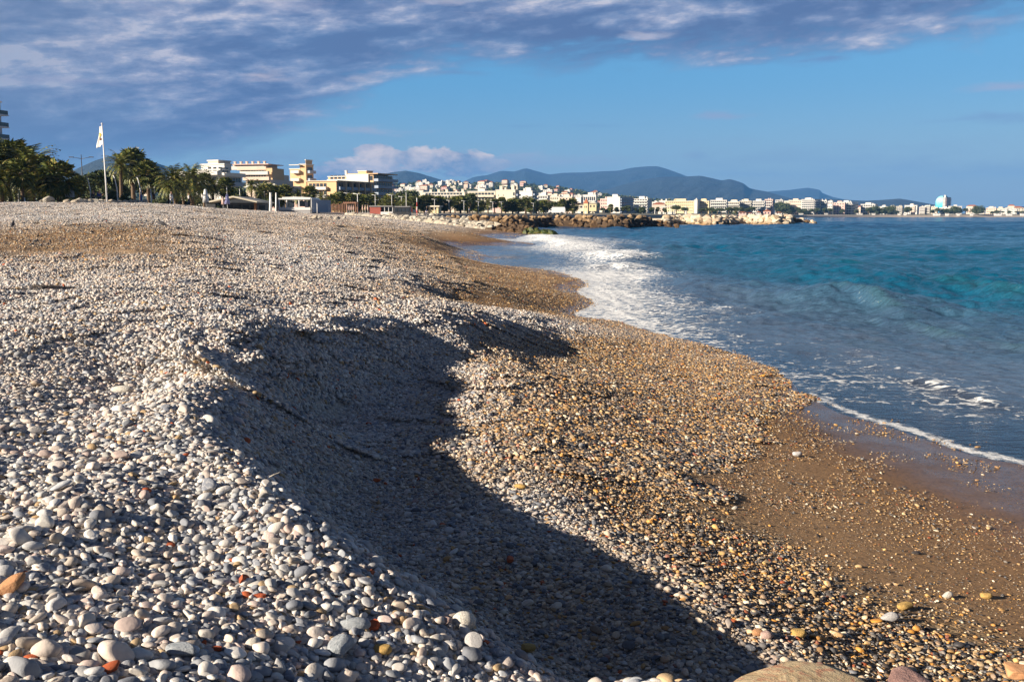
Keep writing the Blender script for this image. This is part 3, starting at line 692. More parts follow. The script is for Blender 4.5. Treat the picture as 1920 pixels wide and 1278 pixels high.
grid = np.maximum((yy + 5) * 1.16 / NC, (yy + 4) * math.log(58) / NR)
H = np.zeros_like(xx); r = np.random.default_rng(4)
for i in range(64):
    lam = .28 * 1.075 ** i; th = math.pi + .25 + r.normal() * (.52 if lam < 3 else .35)      # travelling shoreward
    kx, ky = math.cos(th) * 6.283 / lam, math.sin(th) * 6.283 / lam
    amp = .0125 * lam ** .74 * r.uniform(.6, 1.3) * (1.05 if lam < 1.8 else 1.1 if lam < 3 else .8)
    ph = kx * xx + ky * yy + r.uniform(0, 6.28) + 1.1 * np.sin(.31 * kx * yy - .27 * ky * xx)
    s_ = np.sin(ph); H += amp * (s_ + .35 * np.cos(2 * ph) * .5) * np.clip(lam / (grid * 3.6) - .6, 0, 1)
gust = .75 + .35 * vnoise(np.stack([xx * .08, yy * .05, xx * 0], -1), 3, 2)
H *= np.clip(depth / .75, .03, 1) * gust
foam = np.zeros_like(xx)
for s0 in range(0, len(xx), 40000):
    q = warp(xx[s0:s0 + 40000], yy[s0:s0 + 40000]); foam[s0:s0 + 40000] = (kern(q, FQ) @ FW + .1) * .93
foam = np.where(yy > 150, 0, foam)
crestg = np.zeros_like(xx)
for pl, h_, wf, wb, fo in WAVES:
    pl = polyw(pl, h_ * .6); sg, al = nearest(xx, yy, pl, wf)
    wob = .25 * vnoise(np.stack([xx * 1.3, yy * 1.3, xx * 0], -1), int(h_ * 100), 2)
    sg = sg + wob * wf
    tp = np.clip(np.sin(np.pi * np.clip(al, .02, .98)) * 1.6, 0, 1)
    prof = np.where(sg < 0, np.exp(-(sg / wf) ** 2), np.exp(-(np.abs(sg) / wb) ** 1.6)) * tp
    H += h_ * prof * (1 + .25 * wob) - .18 * h_ * np.exp(-((sg + wf * 2.2) / wf) ** 2) * tp
    if fo: foam = np.maximum(foam, fo * np.clip(np.where(sg < 0, np.exp(-(sg / (wf * 1.5)) ** 2), np.exp(-(sg / wb) ** 2)) * tp * 1.4, 0, 1))
    else: crestg = np.maximum(crestg, np.where(sg < 0, np.exp(-(sg / wf) ** 2), np.exp(-(sg / (wb * .3)) ** 2)) * tp)
foamn = np.clip(foam, 0, 1)
H += np.clip(foamn - .35, 0, 1) * .035 * vnoise(np.stack([xx * 5, yy * 5, xx * 0], -1), 8, 3) * np.clip(depth / .1, .1, 1)
V = np.stack([xx, yy, H + .004], -1)
m_sea, nt, b, out = newmat('sea_water')
P = geopos(nt); fo = attr(nt, 'foam'); dp_ = attr(nt, 'depth'); cr = attr(nt, 'crest')
sx, sy, sz_ = sep(nt, P)
dist = sy
deepc = mixc(nt, dist.ss(25, 260), (.002, .084, .165), (.0015, .058, .155))
midc = mixc(nt, dp_.ss(.15, 1.1), (.085, .118, .180), deepc)
pat = noise(nt, vmath(nt, 'MULTIPLY', P, (.10, .22, 0)), 1, 4, .6)
midc = mixc(nt, pat.ss(.4, .7) * .22, midc, (.002, .045, .10))
midc = mixc(nt, cr * .3, midc, (.030, .095, .085))
b.inputs['Roughness'].default_value = .12; b.inputs['IOR'].default_value = 1.33
setin(nt, b.inputs['Base Color'], midc)
ripp = noise(nt, vmath(nt, 'MULTIPLY', P, (3.0, 6.0, 3)), 1, 5, .65, .3)
far1 = noise(nt, vmath(nt, 'MULTIPLY', P, (.35, .9, 1)), 1, 5, .7, .3)
far2 = noise(nt, vmath(nt, 'MULTIPLY', P, (.06, .16, 1)), 1, 5, .75, .3)
hh = far2 * dist.ss(120, 600) * 5.0 + ripp * (1.0 - dist.ss(30, 160)) * .13 + noise(nt, vmath(nt, 'MULTIPLY', P, (.9, 1.9, 1)), 1, 4, .6, .4) * (1.0 - dist.ss(60, 200)) * .16 * dp_.ss(.0, .5).max(.12) + far1 * dist.ss(60, 250) * 1.2
setin(nt, b.inputs['Normal'], bump(nt, hh, .9, 1.0))
# thin water over gravel
tr = nt.nodes.new('ShaderNodeBsdfTransparent'); tr.inputs[0].default_value = (.80, .84, .88, 1)
gl = nt.nodes.new('ShaderNodeBsdfGlossy'); gl.inputs['Roughness'].default_value = .10; gl.inputs[0].default_value = (.9, .9, .9, 1)
fr = nt.nodes.new('ShaderNodeFresnel'); fr.inputs[0].default_value = 1.33
bn2 = bump(nt, ripp * .02 + noise(nt, P, 14, 3, .6) * .006, .8, 1.0); nt.links.new(bn2.k, gl.inputs['Normal']); nt.links.new(bn2.k, fr.inputs['Normal'])
thin = nt.nodes.new('ShaderNodeMixShader'); setin(nt, thin.inputs[0], (E(nt, fr.outputs[0]) * 1.15).clamp()); nt.links.new(tr.outputs[0], thin.inputs[1]); nt.links.new(gl.outputs[0], thin.inputs[2])
mx = nt.nodes.new('ShaderNodeMixShader'); setin(nt, mx.inputs[0], dp_.ss(.015, .24)); nt.links.new(thin.outputs[0], mx.inputs[1]); nt.links.new(b.outputs[0], mx.inputs[2])
# foam
fb = nt.nodes.new('ShaderNodeBsdfDiffuse'); fb.inputs[0].default_value = (.72, .74, .76, 1)
q1 = noise(nt, vmath(nt, 'MULTIPLY', P, (1.3, 2.2, 1)), 1, 6, .68, .9); q2 = noise(nt, P, 9, 5, .7, .6)
v2 = nt.nodes.new('ShaderNodeTexVoronoi'); v2.feature = 'DISTANCE_TO_EDGE'; v2.inputs['Scale'].default_value = 2.6
setin(nt, v2.inputs['Vector'], vmath(nt, 'ADD', vmath(nt, 'MULTIPLY', P, (1, 1.5, 1)), vmath(nt, 'SCALE', noise(nt, P, 1.5, 3, .6, 0, True), .9)))
web = E(nt, v2.outputs['Distance']).ss(.22, .0)
fm = fo * 1.25 + (q1 - .5) * 1.5 + (q2 - .5) * 1.1 + web * .5 * fo.ss(.05, .3)
dpe = dp_ + (noise(nt, P, 5, 6, .7) - .5) * .022
edge_ = dpe.ss(-.004, .001) * (dpe * -1).ss(-.0075, -.002)
lace = noise(nt, P, 3.5, 4, .6)
fm = (fm.ss(.88, 1.26) * fo.ss(.04, .2)).max(edge_ * (lace * 1.5 + attr(nt, 'edge') * .75 - .70).ss(.10, .55))
nt.links.new(bump(nt, q2 + q1, .7, .06).k, fb.inputs['Normal'])
m2 = nt.nodes.new('ShaderNodeMixShader'); setin(nt, m2.inputs[0], (fm * .95).clamp()); nt.links.new(mx.outputs[0], m2.inputs[1]); nt.links.new(fb.outputs[0], m2.inputs[2])
nt.links.new(m2.outputs[0], out.inputs[0])
fc_ = gridf(NR, NC)
keepf = (bed[fc_].min(1) < .06); fc_ = fc_[keepf]
me = npmesh('sea', V, fc_, [m_sea]); fattr(me, 'foam', foamn); fattr(me, 'depth', depth); fattr(me, 'crest', crestg)
ed = np.clip(1 - np.abs(yy - 11) / 6, 0, 1) + np.clip(1 - np.abs(yy - 27) / 10, 0, 1) * .9; fattr(me, 'edge', np.clip(ed, 0, 1))
tag(link('sea', me), kind='structure')
# open water beyond
mb = MB(); mb.add([(-64.6, 400, -.25), (407, 400, -.25), (20000, 400, -.25), (20000, 24000, -.25), (-20000, 24000, -.25), (-20000, 400, -.25)], [(0, 1, 2, 3, 4, 5)])
me = mb.mesh('sea', m_sea); fattr(me, 'depth', [8] * 6); fattr(me, 'foam', [0] * 6)
tag(link('open_sea', me), kind='structure')
# ---------------------------------------------------------------- land behind the beach, hills
def simplemat(name, c1, c2=None, sc=1.5, rough=.85, bs=0, dist=.05, coord='Object', detail=4):
    m, nt, b, out = newmat(name); c2 = c2 or tuple(x * .8 for x in c1)
    O = texco(nt) if coord == 'Object' else geopos(nt)
    n = noise(nt, O, sc, detail, .6); setin(nt, b.inputs['Base Color'], mixc(nt, n.ss(.35, .68), c1, c2)); b.inputs['Roughness'].default_value = rough
    if bs: setin(nt, b.inputs['Normal'], bump(nt, n, bs, dist))
    return m
def RX(px): return ray(px, 403)[0]
def ZZ(py, dd): return at(960, py, dd).z
coast = [(-2500, 80, 3.95), (-900, 92, 3.95), (0, 97, 3.93), (240, 122, 3.78), (480, 166, 3.52), (620, 176, 3.18), (790, 218, 2.95), (1000, 330, 2.8), (1270, 520, 2.7), (1400, 800, 2.6), (1495, 1180, 2.6),
         (1510, 1330, 3.4), (1700, 1350, 3.4), (1920, 1400, 3.4), (2500, 1700, 3.4), (4500, 2600, 3.4)]
m_land, nt, b, out = newmat('land_surface'); P = geopos(nt); n = noise(nt, P, .02, 5, .65); n2 = noise(nt, P, .5, 4, .6)
sy = sep(nt, P)[2]
c = mixc(nt, n.ss(.4, .6), (.20, .18, .15), (.06, .08, .035)); c = mixc(nt, sep(nt, P)[1].ss(330, 260), c, mixc(nt, n2, (.34, .31, .27), (.50, .46, .41))); c = mixc(nt, sy.ss(3.45, 2.2), c, mixc(nt, n2, (.40, .33, .26), (.50, .43, .35)))
setin(nt, b.inputs['Base Color'], c); b.inputs['Roughness'].default_value = .9
vs, fs = [], []
for px, dd, z in coast:
    far_ = dd > 1200
    for k, (dk, zk) in enumerate(((dd - (10 if far_ else 3), -2.0), (dd + (0 if far_ else -.5), .2 if far_ else z - .15), (dd + (35 if far_ else 0), z), (dd * 1.12 + 40, z + .3), (dd * 2 + 1500, 9.0), (12500, 20.0))):
        vs.append((RX(px) * dk, dk, zk))
for i in range(len(coast) - 1):
    for k in range(5): fs.append((i * 6 + k, (i + 1) * 6 + k, (i + 1) * 6 + k + 1, i * 6 + k + 1))
mb = MB(); mb.add(vs, fs); tag(mb.build('ground', m_land, None, True), kind='structure')
m_hill, nt, b, out = newmat('wooded_hill_haze_tint'); P = geopos(nt); n = noise(nt, P, .004, 8, .68); n2 = noise(nt, P, .03, 4, .7)
c = mixc(nt, n.ss(.35, .65), (.012, .030, .050), (.030, .050, .062)); c = mixc(nt, n2.ss(.66, .74) * .4, c, (.16, .15, .14))  # woodland colour with the blue of distant air mixed in
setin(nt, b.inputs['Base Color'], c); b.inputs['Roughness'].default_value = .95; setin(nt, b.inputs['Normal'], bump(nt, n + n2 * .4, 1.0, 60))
def hill(name, prof, D, dep, foot=3.0, seed=0, mat=None, nzamp=.10):
    px = np.array([p[0] for p in prof], float); py = np.array([p[1] for p in prof], float)
    nx = 160; xs = np.linspace(px[0], px[-1], nx); t = np.interp(xs, px, py)
    for _ in range(2): t = np.convolve(np.pad(t, 1, 'edge'), [.25, .5, .25], 'valid')
    zr = CH + (403 - t) / F * D * 1.0
    cr = np.linspace(-1, 1, 41); vs = []
    for k, s in enumerate(cr):
        dd = D + s * dep; w_ = (1 - abs(s)) ** .85
        p3 = np.stack([xs * .02 * D / 6000, np.full(nx, s * 3.0), np.zeros(nx)], -1)
        amp = nzamp * vnoise(p3 * 2.2, seed, 4) * (1 - w_) * min(1, w_ * 4)
        zz = foot + (zr - foot) * np.clip(w_ + amp, 0, 1)
        vs.append(np.stack([RXA(xs) * dd, np.full(nx, dd), zz], -1))
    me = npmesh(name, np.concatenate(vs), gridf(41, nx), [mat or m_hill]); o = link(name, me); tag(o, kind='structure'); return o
def RXA(xs): return (xs - 960) / F * CP
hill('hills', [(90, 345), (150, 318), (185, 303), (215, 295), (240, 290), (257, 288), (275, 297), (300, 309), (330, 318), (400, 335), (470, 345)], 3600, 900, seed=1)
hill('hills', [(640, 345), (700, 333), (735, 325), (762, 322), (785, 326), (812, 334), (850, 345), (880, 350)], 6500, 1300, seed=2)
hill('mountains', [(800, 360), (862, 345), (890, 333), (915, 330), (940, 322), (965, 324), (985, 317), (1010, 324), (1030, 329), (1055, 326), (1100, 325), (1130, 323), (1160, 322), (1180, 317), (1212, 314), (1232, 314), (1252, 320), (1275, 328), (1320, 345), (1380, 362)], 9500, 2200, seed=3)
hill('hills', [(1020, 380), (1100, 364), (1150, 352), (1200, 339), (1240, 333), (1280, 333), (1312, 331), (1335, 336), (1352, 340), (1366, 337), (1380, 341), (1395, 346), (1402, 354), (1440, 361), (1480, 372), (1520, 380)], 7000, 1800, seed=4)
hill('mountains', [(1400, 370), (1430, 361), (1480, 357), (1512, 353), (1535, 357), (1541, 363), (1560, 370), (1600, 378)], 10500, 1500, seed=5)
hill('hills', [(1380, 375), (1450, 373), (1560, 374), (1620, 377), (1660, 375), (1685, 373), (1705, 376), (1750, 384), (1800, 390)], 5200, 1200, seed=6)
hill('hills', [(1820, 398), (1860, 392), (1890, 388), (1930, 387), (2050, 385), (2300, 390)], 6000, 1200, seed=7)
# town slope: a long low rise seen behind the promenade
SLOPE = [(-300, 372), (100, 352), (230, 340), (330, 338), (420, 345), (520, 343), (600, 343), (690, 344), (760, 347), (850, 346), (960, 346), (1040, 352), (1100, 362), (1160, 370), (1260, 378), (1400, 384)]
def slope_at(px, t):
    """t 0 foot .. 1 crest, world point on the town slope"""
    py = np.interp(px, [p[0] for p in SLOPE], [p[1] for p in SLOPE]); dd = 1000 + t * 1300
    z = 3 + (CH + (403 - py) / F * 2300 - 3) * t ** 1.15
    return Vector((RX(px) * dd, dd, z))
m_slope, nt, b, out = newmat('town_slope'); P = geopos(nt); n = noise(nt, P, .02, 7, .7)
setin(nt, b.inputs['Base Color'], mixc(nt, n.ss(.4, .62), (.025, .045, .020), (.075, .085, .045))); b.inputs['Roughness'].default_value = .95; setin(nt, b.inputs['Normal'], bump(nt, n, 1, 12))
vs = []; nx = 150
for k in range(30):
    t = k / 24
    for px in np.linspace(-300, 1400, nx):
        if t <= 1: p = slope_at(px, t)
        else:
            p = slope_at(px, 1.0); q = (t - 1) * 1800; p = Vector((p.x * (1 + q / 2300), p.y + q, p.z * (1 - (t - 1) * 2.2)))
        vs.append((p.x, p.y, p.z))
vs = np.array(vs); vs[:, 2] += 2.2 * vnoise(np.stack([vs[:, 0] * .02, vs[:, 1] * .02, vs[:, 0] * 0], -1), 77, 3)
tag(link('hillside', npmesh('hillside', vs, gridf(30, nx), [m_slope])), kind='structure')
# ---- far-off woods on the slope: masses of leaf clumps
m_leaf, nt, b, out = newmat('foliage_dark'); oi = nt.nodes.new('ShaderNodeNewGeometry'); rpi = E(nt, oi.outputs['Random Per Island'])
c = ramp(nt, rpi, [(0, (.022, .042, .016)), (.5, (.055, .085, .027)), (.85, (.105, .13, .040)), (1, (.16, .15, .055))])
setin(nt, b.inputs['Base Color'], c); b.inputs['Roughness'].default_value = .7
m_palm, nt, b, out = newmat('palm_leaf'); oi = nt.nodes.new('ShaderNodeNewGeometry'); rpi = E(nt, oi.outputs['Random Per Island'])
c = ramp(nt, rpi, [(0, (.045, .070, .016)), (.45, (.11, .135, .030)), (.8, (.20, .20, .045)), (1, (.30, .22, .07))])
setin(nt, b.inputs['Base Color'], c); b.inputs['Roughness'].default_value = .5
m_bark = simplemat('palm_bark', (.17, .115, .07), (.09, .06, .04), 9, .9, .8)
def leafquads(c_, size, r, flat=1.0):
    n = len(c_); a = r.normal(size=(n, 3)); a /= np.linalg.norm(a, axis=1)[:, None]; b_ = r.normal(size=(n, 3)); b_ -= a * (a * b_).sum(1)[:, None]; b_ /= np.linalg.norm(b_, axis=1)[:, None]
    s = (size * r.uniform(.6, 1.4, n))[:, None]; v = np.stack([c_ - a * s, c_ - b_ * s * .55, c_ + a * s, c_ + b_ * s * .55], 1).reshape(-1, 3)
    return v, np.arange(n * 4).reshape(n, 4)
r = np.random.default_rng(5); cs = []
for _ in range(2600):
    px = r.uniform(-100, 1380); t = r.uniform(.02, 1.03) ** .8; p = slope_at(px, min(t, 1)); rad = r.uniform(4, 9)
    m = 20; q = r.normal(size=(m, 3)); q /= np.linalg.norm(q, axis=1)[:, None]; q *= rad * r.uniform(.5, 1, (m, 1)); q[:, 2] = np.abs(q[:, 2]) * .75
    cs.append(q + np.array(p))
v, f = leafquads(np.concatenate(cs), 2.6, r); tag(link('woods', npmesh('woods', v, f, [m_leaf], False)), 'dark wooded slope between the houses behind the town', 'woods', kind='stuff')

# ---------------------------------------------------------------- trees
def frond(r, az_, el0, L, nseg=13, wid=.42, droop=1.5):
    """pinnate leaf: arching rib with leaflets on both sides"""
    pts = []; p = np.zeros(3); e = el0
    for i in range(nseg + 1):
        pts.append(p.copy()); e -= droop / nseg * (.5 + i / nseg); p = p + np.array([math.cos(az_) * math.cos(e), math.sin(az_) * math.cos(e), math.sin(e)]) * L / nseg
    vs, fs = [], []; side_ = np.array([-math.sin(az_), math.cos(az_), 0])
    for i in range(1, nseg):
        t = i / nseg; ll = wid * math.sin(math.pi * min(1, t * .85 + .18)) ** .7 * r.uniform(.8, 1.15) * L / 2.6
        d_ = pts[i + 1] - pts[i]; dn = d_ / np.linalg.norm(d_)
        for s in (-1, 1):
            o = len(vs); tip = pts[i] + side_ * s * ll + dn * ll * .75 + np.array([0, 0, -.30 * ll + r.normal() * .06])
            vs += [pts[i] - dn * .02, pts[i] + dn * L / nseg * .72, tip]; fs.append((o, o + 1, o + 2))
    o = len(vs); pp = []
    for i in range(nseg + 1): w_ = .045 * (1 - i / nseg) + .008; vs += [pts[i] - side_ * w_, pts[i] + side_ * w_]
    for i in range(nseg): fs += [(o + 2 * i, o + 2 * i + 1, o + 2 * i + 3), (o + 2 * i, o + 2 * i + 3, o + 2 * i + 2)]
    return np.array(vs), np.array(fs)
def fanleaf(r, az_, el0, Lp, Rf):
    d_ = np.array([math.cos(az_) * math.cos(el0), math.sin(az_) * math.cos(el0), math.sin(el0)]); c_ = d_ * Lp
    side_ = np.array([-math.sin(az_), math.cos(az_), 0]); up = np.cross(d_, side_); vs, fs = [], []
    vs += [side_ * .03, -side_ * .03, c_]; fs.append((0, 1, 2))
    for k in range(15):
        a = (k / 14 - .5) * 3.9; dr = d_ * math.cos(a) + side_ * math.sin(a); o = len(vs)
        tip = c_ + dr * Rf * r.uniform(.85, 1.1) + np.array([0, 0, -.28 * Rf * r.uniform(.4, 1.3)]); w_ = .10 * Rf; sd_ = side_ * math.cos(a) - d_ * math.sin(a)
        m_ = c_ + dr * Rf * .55 + up * r.normal() * .03; vs += [c_, m_ + sd_ * w_, tip, m_ - sd_ * w_]; fs += [(o, o + 1, o + 2), (o, o + 2, o + 3)]
    return np.array(vs), np.array(fs)
def stack(parts):
    V_, F_, o = [], [], 0
    for v, f in parts: V_.append(v); F_.append(f + o); o += len(v)
    return np.concatenate(V_), np.concatenate(F_)
def palm_kind(seed, th, L, nf, kind='date', lean=0.0, tr=.22):
    r = np.random.default_rng(seed); ps = []
    for k in range(nf):
        az_ = k * 2.399 + r.normal() * .12; u = (k + .5) / nf
        if kind == 'date': ps.append(frond(r, az_, R(84) - u * R(125) + r.normal() * .07, L * r.uniform(.85, 1.1), 13, .40, 1.35 + .3 * r.uniform()))
        else: ps.append(fanleaf(r, az_, R(80) - u * R(150) + r.normal() * .1, L * .55 * r.uniform(.8, 1.1), L * .48))
    v, f = stack(ps); top = np.array([lean * .9, 0, th]); cr = npmesh('crown', v + top, f, [m_palm], False)
    mb = MB(); n = 14; path = [(lean * .9 * (i / n) ** 1.6, 0, -.3 + (th + .45) * i / n) for i in range(n + 1)]
    mb.tube(path, [tr * (1.25 if i == 0 else 1.0 - .25 * i / n + (.06 if i % 2 else 0) + (.35 if i >= n - 1 else 0)) for i in range(n + 1)], 10)
    return mb.mesh('trunk', m_bark, True), cr, th + L * .72
def broad_kind(seed, h, wd, nl, leafs=.30, trunk=.35, base=.28):
    r = np.random.default_rng(seed); cs = []; mb = MB()
    mb.tube([(0, 0, -.3), (.1, 0, h * .25), (0, .1, h * .6)], [.05 * h * .7, .035 * h * .7, .012 * h], 8)
    for k in range(nl):
        a = r.uniform(0, 6.283); rr = wd * .34 * math.sqrt(r.uniform()); zz = h * r.uniform(base + .12, .86); shr = 1 - max(0, (zz / h - .6)) * 1.3
        c_ = np.array([math.cos(a) * rr * shr, math.sin(a) * rr * shr, zz]); rad = wd * r.uniform(.14, .24)
        m = 210; q = r.normal(size=(m, 3)); q /= np.linalg.norm(q, axis=1)[:, None]; q *= rad * r.uniform(.55, 1.08, (m, 1)); q[:, 2] *= .72; cs.append(q + c_)
        if k % 3 == 0: mb.tube([(0, 0, h * .22), tuple(c_ * np.array([.5, .5, .8])), tuple(c_)], [.014 * h, .009 * h, .003 * h], 5)
    v, f = leafquads(np.concatenate(cs), leafs, r); return mb.mesh('trunk', m_bark, True), npmesh('crown', v, f, [m_leaf], False), h * .95
KIND = {'date_tall': palm_kind(1, 5.6, 2.7, 46), 'date_lean': palm_kind(2, 4.9, 2.6, 42, lean=.5), 'date_big': palm_kind(3, 3.6, 3.9, 80, tr=.35), 'date_mid': palm_kind(4, 3.3, 2.6, 54), 'date_low': palm_kind(9, 1.8, 2.6, 50),
        'fan': palm_kind(5, 4.6, 2.5, 54, 'fan', tr=.26), 'fan_low': palm_kind(6, 2.4, 2.3, 46, 'fan'), 'fan_big': palm_kind(7, 4.0, 3.6, 74, 'fan', tr=.35),
        'broad': broad_kind(11, 7, 7, 15), 'broad_wide': broad_kind(12, 6, 9.5, 20), 'pine': broad_kind(13, 8, 8, 14, .28, base=.5), 'bush': broad_kind(14, 3, 4, 9, .16, base=.02), 'oak': broad_kind(15, 9, 14, 26, .4, base=.12)}
treerng = random.Random(3)
def tree(px, pyt, pyb, dd, kind, label, group=None, name=None, xy=None, sx=1.0, cat=None):
    tr_, cr_, kh = KIND[kind]; isp = 'date' in kind or 'fan' in kind
    zb = ZZ(pyb, dd); zt = ZZ(pyt, dd); s = (zt - zb) / kh
    nm = name or ('palm_tree' if isp else ('bush' if kind == 'bush' else 'tree'))
    e = empty(nm, (RX(px) * dd, dd, zb), treerng.uniform(0, 6.28)); e.scale = (s * sx, s * sx, s)
    link('trunk', tr_, e); link('crown', cr_, e); tag(e, label, cat or {'palm_tree': 'palm', 'bush': 'bush'}.get(nm, 'tree'), group); return e
LP = [(-30, 268, 388, 118, 'fan_big', 'huge fan palm cut by the left edge of the picture'), (22, 266, 388, 122, 'fan_big', 'tall bushy fan palm nearest the balcony tower'), (62, 263, 388, 118, 'date_big', 'tallest feathery palm of the left clump'),
      (88, 292, 388, 126, 'fan', 'fan palm at the right edge of the left clump'), (112, 303, 386, 112, 'fan_big', 'stocky fan palm behind the pale rocks'), (150, 330, 384, 150, 'fan', 'dim fan palm behind the double lamp'),
      (5, 300, 388, 110, 'date_big', 'low feathery palm at the far left edge'), (45, 300, 388, 108, 'fan', 'fan palm in front of the tallest left palm'), (229, 281, 383, 138, 'date_lean', 'slender palm with bare trunk right of the flagpole'),
      (252, 279, 380, 165, 'fan', 'tall fan palm rising behind the slender one'), (280, 303, 382, 160, 'fan', 'fan palm above the dark tree'), (330, 306, 386, 140, 'date_big', 'wide palm left of the white stepped building'),
      (361, 303, 386, 150, 'date_big', 'tall palm beside the white stepped building'), (318, 332, 386, 132, 'date_mid', 'shorter palm under the wide one'), (345, 334, 386, 150, 'fan', 'short fan palm between the two wide palms'),
      (384, 325, 388, 160, 'fan', 'fan palm at the foot of the white stepped building'), (401, 328, 388, 165, 'date_mid', 'drooping palm before the blue shaded facade'), (425, 334, 390, 185, 'fan', 'fan palm right of the drooping one'),
      (473, 331, 392, 180, 'date_tall', 'palm with bare trunk right of the shaded facade'), (490, 337, 392, 190, 'date_mid', 'palm behind the end of the low restaurant'), (503, 346, 394, 200, 'fan_low', 'small fan palm left of the white columns'),
      (519, 350, 394, 200, 'fan_low', 'small fan palm behind the white columns'), (537, 347, 394, 215, 'fan', 'fan palm behind the white pavilion'), (560, 350, 394, 215, 'date_mid', 'feathery palm behind the white pavilion roof'),
      (582, 349, 394, 220, 'fan', 'fan palm before the orange block'), (602, 356, 394, 225, 'date_mid', 'feathery palm right of the pavilion')]
for a in LP: tree(*a)
tree(265, 310, 384, 172, 'broad', 'dark bushy tree behind the slender palm', sx=1.15); tree(290, 312, 384, 180, 'broad', 'dark round tree left of the wide palm', sx=1.1)
tree(190, 320, 384, 175, 'broad', 'dark tree behind the flagpole', sx=1.1); tree(215, 335, 384, 180, 'broad_wide', 'low dark tree right of the flagpole'); tree(165, 338, 384, 185, 'broad_wide', 'low dark tree left of the flagpole')
tree(20, 330, 386, 140, 'broad_wide', 'dark thicket tree under the left palms'); tree(75, 332, 386, 142, 'broad_wide', 'dark thicket tree behind the stocky fan palm'); tree(124, 345, 386, 150, 'broad_wide', 'small dark thicket tree under the double lamp')
tree(446, 356, 390, 195, 'broad_wide', 'round dark green tree before the shaded facade')
tree(212, 358, 383, 128, 'bush', 'pale green shrub beside the flagpole'); tree(238, 362, 383, 132, 'bush', 'low shrub at the foot of the slender palm'); tree(305, 372, 387, 138, 'bush', 'olive shrub at the foot of the wide palm')
for i in range(9): tree(300 + i * 24, 366 + (i % 3) * 2, 389, 172 + (i % 4) * 8, 'bush', 'low dark shrub in the shaded strip behind the beach', 'shrubs in the shaded strip', sx=1.5)
tree(412, 384, 394, 150, 'bush', 'grey green agave like shrub before the restaurant roof')
for px, dd in ((-250, 92), (-330, 96), (-420, 90), (-520, 97), (-180, 101)): tree(px, 262, 386, dd, 'fan_big', 'tall fan palm beyond the left edge of the picture', 'palms beyond the left edge')
x = 620
i = 0
while x < 1085:
    dd = 232 + (x - 620) * .42 + treerng.uniform(-8, 8); k = treerng.choice(['fan_low', 'date_mid', 'fan', 'date_low', 'fan_low', 'date_mid'])
    top = 362 + (x - 620) * .030 + treerng.uniform(-3, 6)
    tree(x, top, 400.5, dd, k, 'small palm in the long row along the promenade', 'palms in the row along the promenade'); x += treerng.uniform(7, 14)
for px, pyt, dd, k, lb in ((763, 362, 330, 'broad_wide', 'round tree left of the long cream block'), (811, 367, 320, 'broad', 'dark round tree above the yellow kiosk'), (881, 364, 340, 'pine', 'tall dark cypress like tree before the cream terraces'),
        (962, 372, 380, 'pine', 'umbrella pine before the cream block with chimneys'), (987, 371, 400, 'oak', 'broad greyish tree before the white block'), (1010, 379, 420, 'pine', 'dark pine right of the greyish tree'), (1055, 380, 450, 'broad_wide', 'dark round tree near the white van'),
        (1145, 383, 560, 'fan', 'rust headed palm before the white block'), (1203, 389, 640, 'oak', 'low spreading tree before the second white block')):
    tree(px, pyt, 401, dd, k, lb)
for px in range(1075, 1250, 13):
    tree(px + treerng.uniform(-4, 4), 387 + treerng.uniform(-2, 4), 401.5, 520 + px * .1, treerng.choice(['broad', 'fan', 'pine', 'broad_wide']), 'small roadside tree behind the dark breakwater', 'roadside trees behind the dark breakwater')
tree(1268, 386, 402, 640, 'pine', 'dark umbrella pine at the foot of the white ramp', sx=1.6); tree(1283, 389, 402, 650, 'pine', 'lower pine touching the dark umbrella pine', sx=1.4)
for px in range(1318, 1412, 9): tree(px + treerng.uniform(-3, 3), 389 + treerng.uniform(-1.5, 2), 402.5, 760 + (px - 1318) * 2, 'pine', 'flat crowned pine in the row behind the pale breakwater', 'pines behind the pale breakwater', sx=1.3)
for px, pt in ((1450, 381), (1461, 379), (1472, 383), (1482, 388), (1495, 389), (1507, 392), (1520, 391), (1532, 390), (1545, 390), (1556, 391), (1580, 392), (1605, 393), (1628, 390), (1640, 388), (1648, 391), (1664, 389), (1671, 387), (1701, 388), (1705, 390),
               (1747, 393), (1757, 391), (1768, 392), (1777, 392), (1790, 388), (1799, 391), (1810, 391), (1860, 396), (1868, 395), (1880, 396), (1893, 395), (1905, 396), (1916, 396)):
    tree(px, pt, 402.6, 1385 + abs(px - 1600) * .2, treerng.choice(['pine', 'broad', 'oak']), 'dark green tree on the far shore ' + ('behind the pale breakwater tip' if px < 1530 else 'below the rounded balconies' if px < 1660 else 'left of the blue tower' if px < 1750 else 'at the foot of the blue tower' if px < 1815 else 'near the right edge'), 'trees on the far shore', sx=1.15)
tree(1834, 387, 402.6, 1400, 'oak', 'big rounded dark tree standing alone near the blue tower', sx=1.1)
# ---------------------------------------------------------------- buildings
WM = {'white': simplemat('white_render', (.68, .66, .62), (.60, .58, .55), .3), 'cream': simplemat('cream_render', (.68, .62, .50), (.60, .55, .45), .3), 'peach': simplemat('peach_render', (.68, .56, .46), (.62, .50, .41), .3),
      'orange': simplemat('orange_render', (.68, .46, .26), (.62, .41, .23), .3), 'yellow': simplemat('yellow_render', (.68, .58, .36), (.62, .52, .32), .3), 'grey': simplemat('grey_render', (.42, .42, .43), (.36, .36, .38), .3),
      'pink': simplemat('pink_render', (.72, .50, .44), (.64, .44, .40), .3), 'blue': simplemat('blue_grey_and_shade', (.36, .42, .52), (.30, .36, .46), .3)}  # blue: real blue-grey, also shade coloured into balconies facing away from the sun
m_tile = simplemat('roof_tile', (.42, .15, .07), (.32, .11, .06), 1.5)
m_brown = simplemat('brown_tile', (.20, .12, .09), (.15, .09, .07), 1.5)
